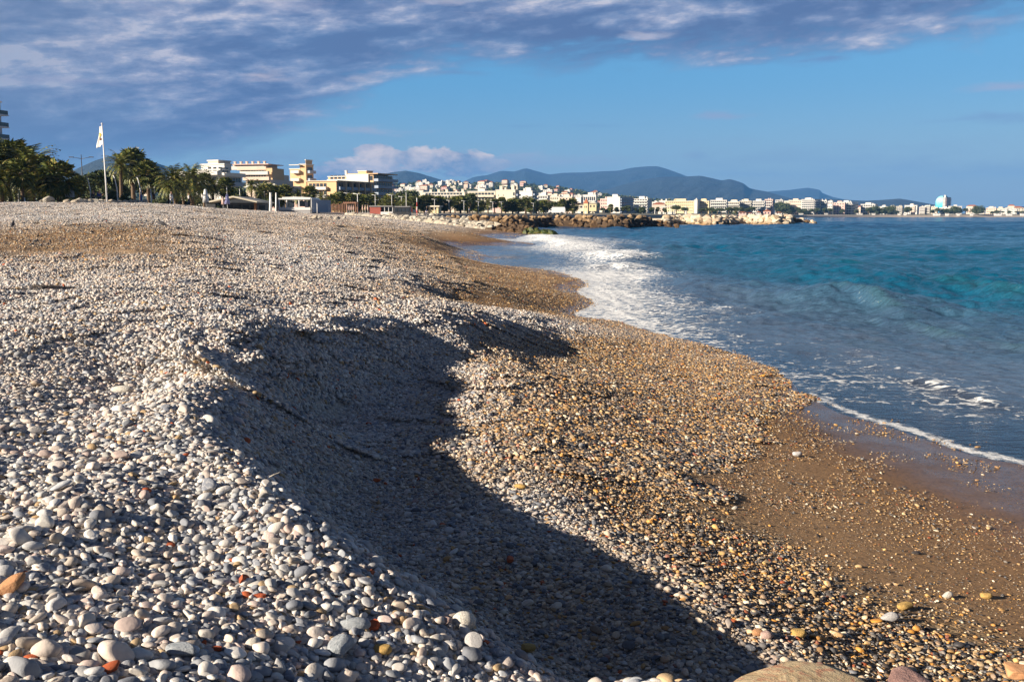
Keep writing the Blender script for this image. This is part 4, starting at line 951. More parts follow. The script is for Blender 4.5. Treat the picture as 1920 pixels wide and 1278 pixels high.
m_paint = simplemat('white_paint', (.80, .80, .80), (.74, .74, .75), 2, .5)
m_dark = simplemat('dark_metal', (.04, .045, .05), (.06, .06, .07), 3, .5)
m_glass, nt, b, out = newmat('window_glass'); b.inputs['Base Color'].default_value = (.035, .045, .06, 1); b.inputs['Roughness'].default_value = .12
UB = {}
def ubox(name, mat):
    k = (name, mat.name)
    if k not in UB: UB[k] = MB().box(0, 1, 0, 1, 0, 1).mesh(name, mat)
    return UB[k]
class Bld:
    """building with a local frame: corner nearest to us at the origin, front face along -x, flank along +y"""
    def __init__(s, name, label, cat, pxc, dd, phi, wall, zb=None, group=None):
        s.d, s.phi, s.cx = dd, R(phi), RX(pxc) * dd; s.zb = 2.6 if zb is None else zb; s.wall = WM[wall]
        s.e = empty(name, (s.cx, dd, s.zb), -s.phi); tag(s.e, label, cat, group)
    def lx(s, px, y=0.0):
        u = RX(px); return -(s.cx + y * math.sin(s.phi) - u * (s.d + y * math.cos(s.phi))) / (math.cos(s.phi) + u * math.sin(s.phi))
    def ly(s, px):
        u = RX(px); return (u * s.d - s.cx) / (math.sin(s.phi) - u * math.cos(s.phi))
    def lz(s, py): return ZZ(py, s.d) - s.zb
    def bx(s, name, x0, x1, y0, y1, z0, z1, mat=None, parent=None):
        return link(name, ubox(name, mat or s.wall), parent or s.e, (x0, y0, z0), None, (x1 - x0, y1 - y0, z1 - z0))
    def block(s, x0, x1, y0, y1, z0, z1, mat=None, cap=True):
        w_ = s.bx('wall', x0, x1, y0, y1, z0, z1, mat)
        if cap: s.bx('roof', x0 - .25, x1 + .25, y0 - .25, y1 + .25, z1 + .002, z1 + .38, WM['white'])
        return w_
    def front_windows(s, x0, x1, y, z, h, n, fill=.6, mat=None):
        w_ = (x1 - x0) / n
        for i in range(n):
            a = x0 + w_ * (i + .5 - fill / 2); f_ = s.bx('window', a, a + w_ * fill, y - .06, y + .1, z, z + h, mat or m_glass)
    def flank_windows(s, x, y0, y1, z, h, n, fill=.6, mat=None):
        w_ = (y1 - y0) / n
        for i in range(n):
            a = y0 + w_ * (i + .5 - fill / 2); s.bx('window', x - .1, x + .06, a, a + w_ * fill, z, z + h, mat or m_glass)
    def balcony(s, x0, x1, y0, y1, z, mat=None, rail=.95, slab=.22):
        """slab with a parapet round its outer sides"""
        mb = MB(); t = .14
        mb.box(x0, x1, y0, y1, z - slab, z); mb.box(x0, x1, y0, y0 + t, z + .003, z + rail); mb.box(x1 - t, x1, y0 + t + .003, y1, z + .003, z + rail); mb.box(x0, x0 + t, y0 + t + .003, y1, z + .003, z + rail)
        return mb.build('balcony', mat or WM['white'], s.e)
    def chimney(s, x, y, z, w_=.9, h=1.6, mat=None):
        mb = MB(); mb.box(x, x + w_, y, y + w_, z - .3, z + h); mb.box(x - .12, x + w_ + .12, y - .12, y + w_ + .12, z + h + .003, z + h + .2); mb.build('chimney', mat or s.wall, s.e)
def apartments(px0, pxc, px1, pyt, dd, phi, wall, floors, style, label, bays=4, group=None, flank='balc', zb=None, bm=None, chim=2, name='apartment_building', pent=True, nwin=True):
    B = Bld(name, label, 'building', pxc, dd, phi, wall, zb, group)
    x0 = B.lx(px0); y1 = B.ly(px1) if px1 > pxc + 1 else 11.0; h = B.lz(pyt); B.block(x0, 0, 0, max(y1, 5), -2.5, h); y1 = max(y1, 5)
    fh = h / floors; bmat = WM[bm] if bm else WM['white']
    for k in range(floors):
        z = k * fh
        if style == 'balc':
            if k: B.balcony(x0 + .4, -.3, -1.4, -.003, z + .15, bmat)
            B.front_windows(x0 + .5, -.5, 0, z + .45, fh * .66, bays, .72)
        elif style == 'win': B.front_windows(x0 + .5, -.5, 0, z + .9, fh * .45, bays, .45)
        if flank == 'balc' and y1 > 6:
            if k: B.balcony(.003, 1.4, .5, y1 - .5, z + .15, bmat)
            B.flank_windows(0, .8, y1 - .8, z + .45, fh * .66, max(2, int(y1 / 5)), .7)
        elif flank == 'win' and y1 > 6: B.flank_windows(0, .5, y1 - .5, z + .9, fh * .45, max(2, int(y1 / 5)), .45)
    rr = random.Random(int(px0))
    for i in range(chim): B.chimney(x0 * rr.uniform(.1, .9), rr.uniform(2, 4), h + .38, rr.uniform(.8, 1.6), rr.uniform(.8, 1.8))
    if pent: B.bx('penthouse', x0 * .7, x0 * .3, 3, 7, h + .38, h + 2.6)
    return B, x0, y1, h
# --- balcony tower at the left edge
B = Bld('apartment_tower', 'tall shaded grey tower with stacked balconies cut by the left edge', 'building', 8, 250, 15, 'blue', 4)
x0 = -16; h = B.lz(192); B.block(x0, 0, 0, 1.2, -2, h); B.bx('mast', -1.6, -1.3, .3, .6, h + .4, B.lz(176), m_dark)
for k in range(int(h / 3.0)):
    z = h - 3.0 * (k + 1); B.bx('slab', x0, 1.6, -1.9, 2, z - .3, z, WM['blue'])  # shade on tower and slabs is put into their blue-grey colour
    B.bx('railing', x0, 1.5, -1.82, -1.76, z + .003, z + 1.0, m_glass); B.bx('railing', 1.46, 1.52, -1.7, 1.9, z + .003, z + 1.0, m_glass); B.front_windows(x0 + 1, -.5, 0, z + .2, 2.3, 4, .7)
# --- white stepped building
B = Bld('stepped_building', 'white stepped building with glazed shaded flank and peach rooftop block', 'building', 416, 300, 22, 'white', 3.3)
xl = B.lx(366); y1 = B.ly(456)
for (a, bb, zt, zb_) in ((xl, 0, 316, 330), (xl - 3, .1, 331, 344), (xl - 4, .2, 345, 400)):
    pass
h1, h2, h3 = B.lz(330), B.lz(318), B.lz(307)
B.block(xl - 6, 0, 0, y1, -2, h1); B.block(xl - 2, -2.0, 2.5, y1 - 3, h1 + .4, h2); B.block(B.lx(381, 5), B.lx(424, 5), 5, y1 - 2, h2 + .4, h3)
B.block(B.lx(394, 7), B.lx(413, 7), 7, 13, h3 + .4, B.lz(299), WM['peach'])
fh = h1 / 4
for k in range(1, 5): B.balcony(.003, 1.8, .6, y1 - .4, fh * k + .1, WM['blue'] if k < 4 else WM['white']);  # parapets on the sunless flank carry shade in their blue colour
for k in range(4): B.flank_windows(0, .6, y1 - .6, fh * k + .4, fh * .72, 7, .8)
B.balcony(xl - 6, .6, -2.2, -.003, h1 - fh * .0 + .5); B.balcony(-8, .8, -2.4, -.01, fh * 3 + .2)
B.front_windows(-7, -1, 2.5, h1 + .9, 2.0, 3, .6); B.front_windows(-8, -.6, 0, fh * 3 + .4, 2.2, 3, .7); B.front_windows(-8, -.6, 0, fh * 2 + .4, 2.2, 3, .7)
B.flank_windows(-2, 3, y1 - 4, h1 + .8, 2.0, 5, .7); 
# --- peach terraced building
B = Bld('terraced_building', 'peach terraced apartment building with long white balconies', 'building', 512, 345, 14, 'peach', 3.3)
tiers = [(0, 464, 519, 347, 400), (1.5, 463, 508, 336, 347), (3.5, 458, 506, 325, 336), (6, 453, 503, 315.5, 325), (9, 440, 500, 306, 315.5)]
for i, (yo, pa, pb, pt, pbm) in enumerate(tiers):
    zt, z0 = B.lz(pt), B.lz(pbm) if i else -2; a_, b_ = B.lx(pa, yo), B.lx(pb, yo)
    B.block(a_, b_, yo, 20 - i * .4, z0 + .003 * i, zt, cap=False); B.balcony(a_ - .4, b_ + .4, yo - 1.4, yo - .01, zt - (zt - z0) * .05 if i < 4 else z0 + .2, WM['white'] if i % 2 == 0 else WM['peach'], 1.0)
    if i: B.front_windows(a_ + 1, b_ - 1, yo, z0 + .25, (zt - z0) * .62, 8, .7)
B.bx('roof', B.lx(438, 8), B.lx(508, 8), 7.2, 19, B.lz(306) + .003, B.lz(304.6), WM['pink'])
for k in range(6): B.chimney(B.lx(442 + k * 11, 10), 10, B.lz(304.8), .7, .9)
B.bx('stair_tower', B.lx(502, 4), B.lx(513, 4), 4, 13, -2, B.lz(314), WM['orange']); B.bx('annex', B.lx(500, -4), B.lx(520, -4), -4, -1.5, -2, B.lz(358), WM['pink'])
B.front_windows(B.lx(466), B.lx(500), 0, B.lz(353), 2.2, 8, .7)
# --- orange tower and long block
B = Bld('orange_apartment_tower', 'orange apartment tower with white loggias and shaded flank', 'building', 576, 400, 20, 'orange', 3)
xl = B.lx(545); y1 = B.ly(597); h = B.lz(309); hs = B.lz(317); B.block(xl + 5, 0, 0, y1 - 3, -2, h); B.block(xl, xl + 4.99, .4, y1 - 5, -2, hs)
for k in range(1, 6):
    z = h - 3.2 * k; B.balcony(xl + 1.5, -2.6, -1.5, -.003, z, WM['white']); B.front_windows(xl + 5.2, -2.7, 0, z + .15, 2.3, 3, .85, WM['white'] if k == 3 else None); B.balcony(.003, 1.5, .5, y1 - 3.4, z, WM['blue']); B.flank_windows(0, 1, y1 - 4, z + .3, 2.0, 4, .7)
B.bx('roof', xl + 1.0, -2.2, -1.8, -.3, h - .2, h + .1, WM['white']); B.block(xl + 6, -2, 3, 8, h + .38, h + 2.0)
B = Bld('orange_apartment_block', 'long low orange block with dark glazed flank facing the sea', 'building', 632, 380, 24, 'orange', 3)
xl = B.lx(578); y1 = B.ly(703); h = B.lz(339.5); B.block(xl, 0, 0, y1, -2, h, cap=False)
B.bx('roof', xl - .2, .8, -.5, y1, h + .003, h + .3, WM['cream'])
for k in range(1, 4):
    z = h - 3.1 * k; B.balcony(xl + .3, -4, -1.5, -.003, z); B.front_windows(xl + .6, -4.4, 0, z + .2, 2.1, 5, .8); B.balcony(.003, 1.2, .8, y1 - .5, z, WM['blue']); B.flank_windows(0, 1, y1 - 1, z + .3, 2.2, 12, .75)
for k in range(5): B.bx('fin', .05, 1.6, y1 * (k + 1) / 6 - .3, y1 * (k + 1) / 6 + .3, 0, h - .1, WM['orange'])
B = Bld('white_gable_building', 'apartment block with big blank white end wall and dark balconies', 'building', 700, 430, 26, 'white', 3)
xl = B.lx(651); y1 = B.ly(737); h = B.lz(326); B.block(xl, -2.3, 0, y1, -2, h, cap=False); B.block(-2.29, 0, .6, y1, -2, h - .5, WM['orange'], cap=False)
B.bx('roof', xl - .05, 2.2, .9, y1 + 1, h + .01, h + .35, WM['orange'])
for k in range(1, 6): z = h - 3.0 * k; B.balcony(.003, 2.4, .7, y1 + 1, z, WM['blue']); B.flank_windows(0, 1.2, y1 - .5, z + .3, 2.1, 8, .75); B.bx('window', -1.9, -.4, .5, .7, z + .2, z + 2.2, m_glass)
B.block(-10.5, -6, 4, 9, h + .35, B.lz(320), WM['orange']); B.chimney(-17, 3, h + .2)
B.block(B.lx(612), xl - .01, 2, 12, -2, B.lz(330), WM['orange']); xa = B.lx(612)
B.front_windows(xa + 1, xl - 2, 2, B.lz(336), 2.2, 4, .75); B.balcony(xa + .5, xl - .1, .4, 1.99, B.lz(338.5))
# small red and grey houses before the orange block
apartments(552, 572, 578, 370, 330, 12, 'pink', 2, 'win', 'pink house with dull red roof below the orange tower', 3, flank='win', name='house', chim=0, pent=False)
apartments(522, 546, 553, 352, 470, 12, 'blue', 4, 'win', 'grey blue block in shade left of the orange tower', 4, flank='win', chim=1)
# --- long cream blocks
B = Bld('cream_apartment_block', 'long cream block with two set back floors above the promenade palms', 'building', 884, 600, 18, 'cream', 3)
xl = B.lx(781); B.block(xl, 0, 0, 12, -2, B.lz(366.5)); B.block(B.lx(784), B.lx(868), 3, 12, B.lz(366.4) + .4, B.lz(360.5)); B.front_windows(B.lx(794), B.lx(864), 3, B.lz(364.6), 1.1, 12, .8); B.front_windows(B.lx(800), B.lx(880), 0, B.lz(371.5), 1.4, 14, .7); B.block(B.lx(790), B.lx(872), -4, -.01, -2, B.lz(376), WM['peach'])
B.front_windows(B.lx(795), B.lx(870), -4, B.lz(381), 1.6, 12, .6)
for k in range(5): B.chimney(B.lx(800 + k * 15), 5, B.lz(360.5) + .4, 1.5, 1.6)
B.bx('stair_tower', B.lx(845), B.lx(852), 5, 9, B.lz(360), B.lz(355.5), WM['pink'])
B = Bld('cream_terrace_block', 'cream block with four long balconies joined to the chimneyed block', 'building', 929, 590, 18, 'cream', 3)
xl = B.lx(877); h = B.lz(359); B.block(xl, 0, 0, 12, -2, h)
for k in range(4): z = h - 3.1 * (k + 1); B.balcony(xl + k * -1.0, -.5, -1.6, -.003, z, WM['cream'], 1.1); B.front_windows(xl + .5, -.8, 0, z + .2, 2.2, 8, .8)
B.block(B.lx(893), B.lx(906), 3, 8, h + .38, B.lz(354.5), WM['white'])
B = Bld('chimneyed_apartment_block', 'tall cream block with blank end wall and many rooftop chimneys', 'building', 966, 585, 20, 'cream', 3)
xl = B.lx(930); y1 = B.ly(973); h = B.lz(356.5); B.block(xl, 0, 0, y1, -2, h)
for i, px in enumerate((935, 941, 957, 962)): B.chimney(B.lx(px), 1.5 + i % 2, h + .3, 1.9, 2.3 if i != 1 else 1.2)
B.bx('window', B.lx(934), B.lx(935.5), -.06, .1, B.lz(367), B.lz(365), m_glass); B.bx('window', B.lx(943), B.lx(944.5), -.06, .1, B.lz(367), B.lz(365), m_glass)
for k in range(5): B.balcony(.003, 1.4, .5, y1 - .5, h - 3.2 * (k + 1), WM['blue']); B.bx('window', B.lx(962), B.lx(965), -.06, .1, h - 3.2 * (k + 1), h - 3.2 * (k + 1) + 1.9, m_glass)
B, xl, y1, h = apartments(974, 998, 1007, 358.5, 640, 26, 'white', 6, 'none', 'white block with blank wall and shaded balconies behind the greyish tree', flank='balc', bm='blue', chim=3)
# --- red roofed villas in front of them
def villa(px0, px1, pyt, pyb, dd, wall, label, roof=None, name='house', group=None, phi=14, hip=True):
    B = Bld(name, label, 'building', px1, dd, phi, wall, ZZ(pyb, dd), group); xl = B.lx(px0); h = B.lz(pyt); dp_ = min(9, -xl * .9)
    B.bx('wall', xl, 0, 0, dp_, -1.5, h * .72); mb = MB(); o = .5; z0, z1 = h * .72 + .003, h; r_ = min(dp_, -xl) * .5
    if hip: mb.add([(xl - o, -o, z0), (o, -o, z0), (o, dp_ + o, z0), (xl - o, dp_ + o, z0), (xl + r_, dp_ / 2, z1), (-r_, dp_ / 2, z1)], [(0, 1, 5, 4), (1, 2, 5), (2, 3, 4, 5), (3, 0, 4), (0, 3, 2, 1)])
    else: mb.box(xl - o, o, -o, dp_ + o, z0, z0 + .4)
    mb.build('roof', roof or m_tile, B.e); nf = max(1, int(h * .72 / 3))
    for k in range(nf): B.front_windows(xl + .4, -.4, 0, k * h * .72 / nf + .8, min(1.5, h * .3), max(2, int(-xl / 4)), .4)
    return B
villa(817, 833, 373, 385, 480, 'peach', 'red roofed house below the long cream block, left one'); villa(861, 878, 372, 386, 480, 'peach', 'red roofed house beside the cypress like tree')
villa(892, 905, 379, 388, 470, 'cream', 'small house with orange roof among promenade palms'); villa(923, 948, 374, 392, 460, 'pink', 'pinkish house with hipped brown roof', m_brown)
villa(804, 822, 384, 398, 300, 'yellow', 'pale yellow kiosk house among the palms', WM['cream'], hip=False)
villa(1015, 1034, 374, 390, 600, 'cream', 'cream house with brown roof right of the pines', m_brown); villa(1034, 1050, 379, 393, 560, 'white', 'white house with small red roof near the van'); villa(1073, 1096, 380, 392, 620, 'cream', 'cream house with wide brown roof left of the pointed tower', m_brown)
# --- middle distance blocks
APT = [(1007, 1027, 1030, 367, 700, 20, 'white', 5, 'balc', 'white balcony block with two rooftop boxes right of the pines', 4), (1030, 1048, 1051, 369, 760, 20, 'cream', 5, 'win', 'plain cream block behind the cream house', 4), (1047, 1072, 1077, 370, 720, 24, 'peach', 5, 'win', 'peach white block with terracotta bands near the van', 4),
       (1079, 1089, 1093, 370, 760, 26, 'white', 5, 'none', 'narrow white block with blank wall', 2), (1093, 1117, 1120, 365.5, 1000, 24, 'white', 3, 'balc', 'white terraces above the pointed red tower', 6),
       (1125, 1139, 1141, 373, 900, 20, 'pink', 5, 'win', 'pinkish flats left of the wide white block', 3), (1138, 1162, 1187, 369.5, 880, 30, 'white', 7, 'none', 'wide white block with long dark row of balconies', 4),
       (1188, 1214, 1222, 373, 930, 26, 'white', 6, 'balc', 'pale balcony block standing left of the white ramp', 5), (1222, 1234, 1236, 379, 1000, 24, 'white', 4, 'win', 'small white flats behind the ramp foot', 3), (1235, 1249, 1250, 376.5, 1060, 24, 'white', 4, 'win', 'white flats between the ramp and the yellow block', 4),
       (1247, 1300, 1303, 377, 1040, 26, 'yellow', 5, 'win', 'long yellow block with square windows', 14), (1301, 1307, 1308, 375, 1030, 26, 'white', 5, 'none', 'white stair tower between the yellow blocks', 1), (1306, 1329, 1331, 377, 1035, 26, 'yellow', 5, 'win', 'shorter yellow block right of the white stair tower', 6),
       (1331, 1362, 1364, 375.5, 1120, 26, 'white', 5, 'balc', 'white terraced block right of the yellow blocks', 8), (1362, 1386, 1388, 378.5, 1150, 26, 'cream', 4, 'balc', 'low cream balcony block behind the pine row', 6), (1386, 1408, 1410, 377, 1160, 26, 'cream', 5, 'balc', 'cream block with grey balcony bands', 6),
       (1408, 1433, 1435, 377, 1180, 26, 'white', 5, 'balc', 'white block with red edged roof line', 6), (1433, 1448, 1451, 374, 1200, 28, 'pink', 6, 'balc', 'pink topped block at the end of the white terraces', 4), (1453, 1467, 1469, 375, 1420, 28, 'white', 6, 'balc', 'white flats above dark trees at the bay corner', 4),
       (1469, 1479, 1480, 377, 1440, 28, 'cream', 5, 'win', 'small cream flats behind the bay corner trees', 3), (1478, 1502, 1504, 375.5, 1430, 28, 'peach', 5, 'win', 'beige block left of the wide white terraces', 6), (1502, 1526, 1538, 374, 1400, 32, 'white', 7, 'balc', 'wide white terraces with dark shaded flank on the far shore', 6),
       (1538, 1549, 1551, 376, 1420, 30, 'white', 5, 'balc', 'white balcony flats right of the dark flank', 3), (1550, 1560, 1562, 377, 1450, 30, 'white', 4, 'win', 'small white flats above the far beach', 3), (1562, 1583, 1585, 380, 1430, 30, 'pink', 5, 'win', 'rosy house block on the far shore', 4),
       (1573, 1596, 1608, 379, 1440, 32, 'white', 5, 'balc', 'pale block with rounded balconies on the far shore', 5), (1613, 1640, 1645, 383, 1450, 30, 'white', 4, 'balc', 'low white stepped villas beyond the rounded balconies', 6), (1650, 1663, 1665, 388, 1430, 30, 'white', 4, 'win', 'white house with steep pale gable on the far shore', 2),
       (1668, 1678, 1679, 387, 1470, 30, 'white', 4, 'win', 'white flats between two dark trees', 2), (1680, 1691, 1693, 387, 1440, 30, 'cream', 4, 'balc', 'yellowish flats with open balconies on the far shore', 3), (1707, 1714, 1716, 387, 1460, 30, 'peach', 4, 'win', 'narrow peach flats left of the low rosy terraces', 2),
       (1723, 1734, 1735, 388.5, 1440, 32, 'peach', 5, 'balc', 'low rosy terraces left of the blue tower', 4), (1735, 1743, 1745, 386.5, 1440, 32, 'cream', 5, 'balc', 'cream flats beside the low rosy terraces', 3), (1745, 1757, 1758, 388.5, 1480, 32, 'cream', 4, 'win', 'flat cream building at the foot of the blue tower', 3),
       (1848, 1867, 1869, 390, 1500, 34, 'peach', 3, 'win', 'tan building right of the big rounded tree', 5), (1875, 1888, 1889, 392, 1500, 34, 'white', 3, 'win', 'white houses right of the tan building', 4), (1893, 1906, 1907, 392, 1520, 34, 'white', 3, 'win', 'white building with pale awnings near the right edge', 4), (1908, 1926, 1927, 394, 1540, 34, 'white', 3, 'win', 'white block cut by the right edge', 4)]
for (p0, pc, p1, pt, dd, ph, wl, fl_, st, lb, by) in APT:
    apartments(p0, pc, p1, pt, dd, ph, wl, fl_, st, lb, by, flank='balc' if p1 - pc > 8 else 'none', bm='blue' if p1 - pc > 15 else None, chim=2, pent=(pc - p0) > 15)
# filler houses standing between the blocks, a few metres each
hr = random.Random(12)
def smallhouse(seed):
    r = random.Random(seed); w_, d_, h = r.uniform(9, 15), r.uniform(8, 11), r.choice([5.5, 6, 8.5, 9, 11]); mb = MB(); mb.box(-w_ / 2, w_ / 2, -d_ / 2, d_ / 2, -4, h)
    if seed % 3: z0, z1 = h + .003, h + 2.0; a, c = w_ / 2 + .4, d_ / 2 + .4; mb.add([(-a, -c, z0), (a, -c, z0), (a, c, z0), (-a, c, z0), (-a + c * .7, 0, z1), (a - c * .7, 0, z1)], [(0, 1, 5, 4), (1, 2, 5), (2, 3, 4, 5), (3, 0, 4), (0, 3, 2, 1)], 1)
    else: mb.box(-w_ / 2 - .2, w_ / 2 + .2, -d_ / 2 - .2, d_ / 2 + .2, h + .003, h + .5, 0); mb.box(-1.5, 2, -1, 2, h + .503, h + 2.4, 0)
    nf = int(h / 2.8); nb = int(w_ / 3)
    for k in range(nf):
        for i in range(nb): x = -w_ / 2 + w_ * (i + .3) / nb; mb.box(x, x + w_ / nb * .42, -d_ / 2 - .06, -d_ / 2 + .05, k * 2.8 + .9, k * 2.8 + 2.2, 2)
        mb.box(w_ / 2 - .05, w_ / 2 + .06, -1, 1, k * 2.8 + .9, k * 2.8 + 2.2, 2)
    mb.box(-w_ / 2 + .5, w_ / 2 - .5, -d_ / 2 - 1.3, -d_ / 2 - .07, 2.9, 3.6, 0)
    return mb
HM = []
for i, (wl, rf, nm) in enumerate((('white', m_tile, 'white house with red tiled roof'), ('white', WM['white'], 'white flat topped house'), ('cream', m_tile, 'cream house with red tiled roof'), ('peach', m_tile, 'peach house with tiled roof'), ('white', WM['white'], 'white boxy house'), ('cream', m_brown, 'cream house with brown roof'), ('pink', m_tile, 'pinkish house with tiled roof'), ('cream', WM['cream'], 'cream flat topped house'))):
    HM.append((smallhouse((3, 3, 4, 5, 6, 7, 8, 9)[i] + (0 if i != 1 else 3)).mesh('house', [WM[wl], rf, m_glass]), nm))
def put_house(p, s, i, where, grp):
    me, nm = HM[i]; o = link('house', me, None, p, (0, 0, R(hr.uniform(-45, -5))), (s * hr.uniform(.8, 1.3), s, s * hr.uniform(.8, 1.15))); tag(o, nm + ' ' + where, 'house', grp)
def slope_name(px):
    for lim, nm in ((345, 'left of the wide palm'), (620, 'beside the orange tower'), (740, 'behind the blank white end wall'), (800, 'left of the long cream block'), (850, 'above the long cream block'), (925, 'above the cream terraces'), (1010, 'above the chimneyed block'),
                    (1075, 'above the white van'), (1125, 'above the pointed red tower'), (1190, 'above the wide white block'), (1300, 'above the white ramp')):
        if px < lim: return nm
for c0, c1, t0, t1, n_, s in ((735, 850, .50, .98, 40, 1.15), (850, 1000, .62, 1.0, 34, 1.2), (1000, 1130, .25, .95, 44, 1.1), (1040, 1260, .05, .5, 26, 1.0), (470, 620, .35, .95, 16, 1.1), (250, 345, .35, .95, 14, 1.2), (620, 740, .2, .9, 8, 1.1)):
    for _ in range(int(n_ * .66)):
        px = hr.uniform(c0, c1); t = hr.uniform(t0, t1); p = slope_at(px, t); put_house((p.x, p.y - 4, p.z + 1.0), .82 * s * hr.uniform(.7, 1.25), hr.choice([0, 1, 1, 2, 3, 4, 4, 5, 6, 7]), 'on the slope ' + slope_name(px), 'houses on the slope behind the town')
for _ in range(46):
    px = hr.uniform(1230, 1925); dd = 1500 + hr.uniform(0, 400); put_house((RX(px) * dd, dd, 6.0), hr.uniform(.8, 1.25), hr.choice([0, 1, 2, 3, 4, 5, 7]), 'behind ' + ('the yellow blocks' if px < 1340 else 'the white terraces' if px < 1500 else 'the far beach flats' if px < 1750 else 'the big rounded tree'), 'houses of the far shore town')
for _ in range(26):
    px = hr.uniform(640, 1240); dd = 560 + (px - 640) * .5 + hr.uniform(0, 120); put_house((RX(px) * dd, dd, 3.0), hr.uniform(.7, 1.0), hr.choice([0, 1, 2, 3, 5, 6]), 'half hidden behind the promenade trees', 'houses behind the promenade trees')
for px, pt, w_ in ((1392, 396.5, 14), (1405, 398, 10), (1438, 393, 14), (1422, 396, 8), (1460, 397, 12)):
    villa(px - w_ / 2, px + w_ / 2, pt, 403, 700, 'pink' if w_ > 12 else 'white', 'low beach hut behind the pale breakwater, %s' % {1392: 'long pink one', 1405: 'small white one right of the long pink one', 1438: 'tallest one', 1422: 'narrowest one', 1460: 'rightmost one'}[px])
for px, w_ in ((1502, 8), (1549, 6), (1612, 10), (1638, 6), (1686, 5), (1697, 5), (1757, 12), (1776, 6), (1797, 5), (1822, 5), (1872, 12), (1893, 10), (1918, 8)):
    B = villa(px - w_ / 2, px + w_ / 2, 399.5, 402.6, 1372, 'white', 'small white beach cabin at the top of the far beach', WM['white'], 'beach_cabin', 'cabins on the far beach', hip=False)
# --- pointed red tower house
B = Bld('pointed_tower', 'small yellow tower with steep red pointed roof', 'tower', 1102, 560, 20, 'yellow', 2.8)
xl = B.lx(1094); h = B.lz(381); B.bx('wall', xl, 0, 0, -xl, -1.5, h); B.front_windows(xl + .3, -.3, 0, h * .6, 1.2, 2, .4); B.bx('door', xl * .65, xl * .35, -.06, .1, 0, 2.1, WM['white'])
MB().add([(xl - .3, -.3, h + .003), (.3, -.3, h + .003), (.3, .3 - xl, h + .003), (xl - .3, .3 - xl, h + .003), (xl / 2, -xl / 2, B.lz(372))], [(0, 1, 4), (1, 2, 4), (2, 3, 4), (3, 0, 4), (0, 3, 2, 1)]).build('roof', m_tile, B.e)
villa(1103, 1118, 378, 391, 570, 'yellow', 'yellow house right of the pointed red tower', WM['cream'])
# --- white ramp building
B = Bld('ramp_building', 'white building with long slanting roof rising to the right', 'building', 1266, 700, 16, 'white', 2.8)
xl = B.lx(1225); MB().add([(xl, -1, B.lz(393)), (0, -1, B.lz(385)), (0, 6, B.lz(385)), (xl, 6, B.lz(393)), (xl, -1, B.lz(391)), (0, -1, B.lz(383.5)), (0, 6, B.lz(383.5)), (xl, 6, B.lz(391))], [(0, 3, 2, 1), (4, 5, 6, 7), (0, 1, 5, 4), (1, 2, 6, 5), (2, 3, 7, 6), (3, 0, 4, 7)]).build('roof', WM['white'], B.e)
for px in (1227, 1236, 1245, 1256, 1265): a = B.lx(px); B.bx('column', a, a + .5, -.6, -.1, -1, B.lz(393 - (px - 1225) * .195) , WM['white'])
B.bx('wall', xl + 2, -1, 1, 5, -1, B.lz(397), WM['white']); B.bx('wall', B.lx(1283), B.lx(1287), 0, 5, -1, B.lz(387), WM['white'])
# --- tower with blue mural
m_mural, nt, b, out = newmat('mural_blue'); O = texco(nt); ox, oy, oz = sep(nt, O); n = noise(nt, O, .09, 5, .6)
c = ramp(nt, (oz / 42 + (n - .5) * .5).clamp(), [(0, (.02, .18, .36)), (.3, (.03, .42, .60)), (.5, (.10, .62, .72)), (.7, (.45, .80, .80)), (.85, (.18, .66, .74)), (1, (.60, .85, .83))])
setin(nt, b.inputs['Base Color'], mixc(nt, n.ss(.60, .64) * .6, c, (.02, .15, .32))); b.inputs['Roughness'].default_value = .6
B = Bld('mural_tower', 'tall tower with curved turquoise painted front and grey balconied flank', 'building', 1766, 1900, 38, 'grey', 3)
h = B.lz(367.5); xl = B.lx(1753); y1 = B.ly(1776); mb = MB(); pr = [(0, 0)]
nst = 14
prof = [(1 - (1 - t) ** 2.2) for t in [k / nst for k in range(nst + 1)]]
pts2 = []
for k in range(nst + 1): t = k / nst; zz = h * (.55 + .45 * t); x_ = xl * (1.0 if t < .3 else math.sqrt(max(0, 1 - ((t - .3) / .75) ** 2))); pts2.append((x_, zz))
pts2 = [(xl, -2)] + pts2; vs = []
for x_, zz in pts2: vs += [(x_, 0, zz), (0, 0, zz), (0, y1 * .9, zz), (x_, y1 * .9, zz)]
fs = []
for k in range(len(pts2) - 1):
    o = 4 * k
    for j in range(4): fs.append((o + j, o + (j + 1) % 4, o + 4 + (j + 1) % 4, o + 4 + j))
fs.append(tuple(4 * (len(pts2) - 1) + j for j in range(4))); MB().add(vs, fs).build('painted_wall', m_mural, B.e)
B.bx('wall', .003, 5, .5, y1, -2, h - 2, WM['grey'])
for k in range(12): z = 2 + k * (h - 4) / 12; B.balcony(5.003, 6.8, .6, y1 - .5, z, WM['pink']); B.flank_windows(5, 1, y1 - 1, z + .3, 2, 4, .7); B.bx('balcony', 1, 5, -.9, .49, z, z + 1.1, WM['white'])
B.block(1.5, 4.5, 3, 8, h - 2, h + 1.5, WM['white'])
# ---------------------------------------------------------------- promenade objects
def P0(px, dd, py): return (RX(px) * dd, dd, ZZ(py, dd))
def stdobj(name, label, cat, px, dd, pyb, rz=0, group=None):
    e = empty(name, P0(px, dd, pyb), rz); tag(e, label, cat, group); return e
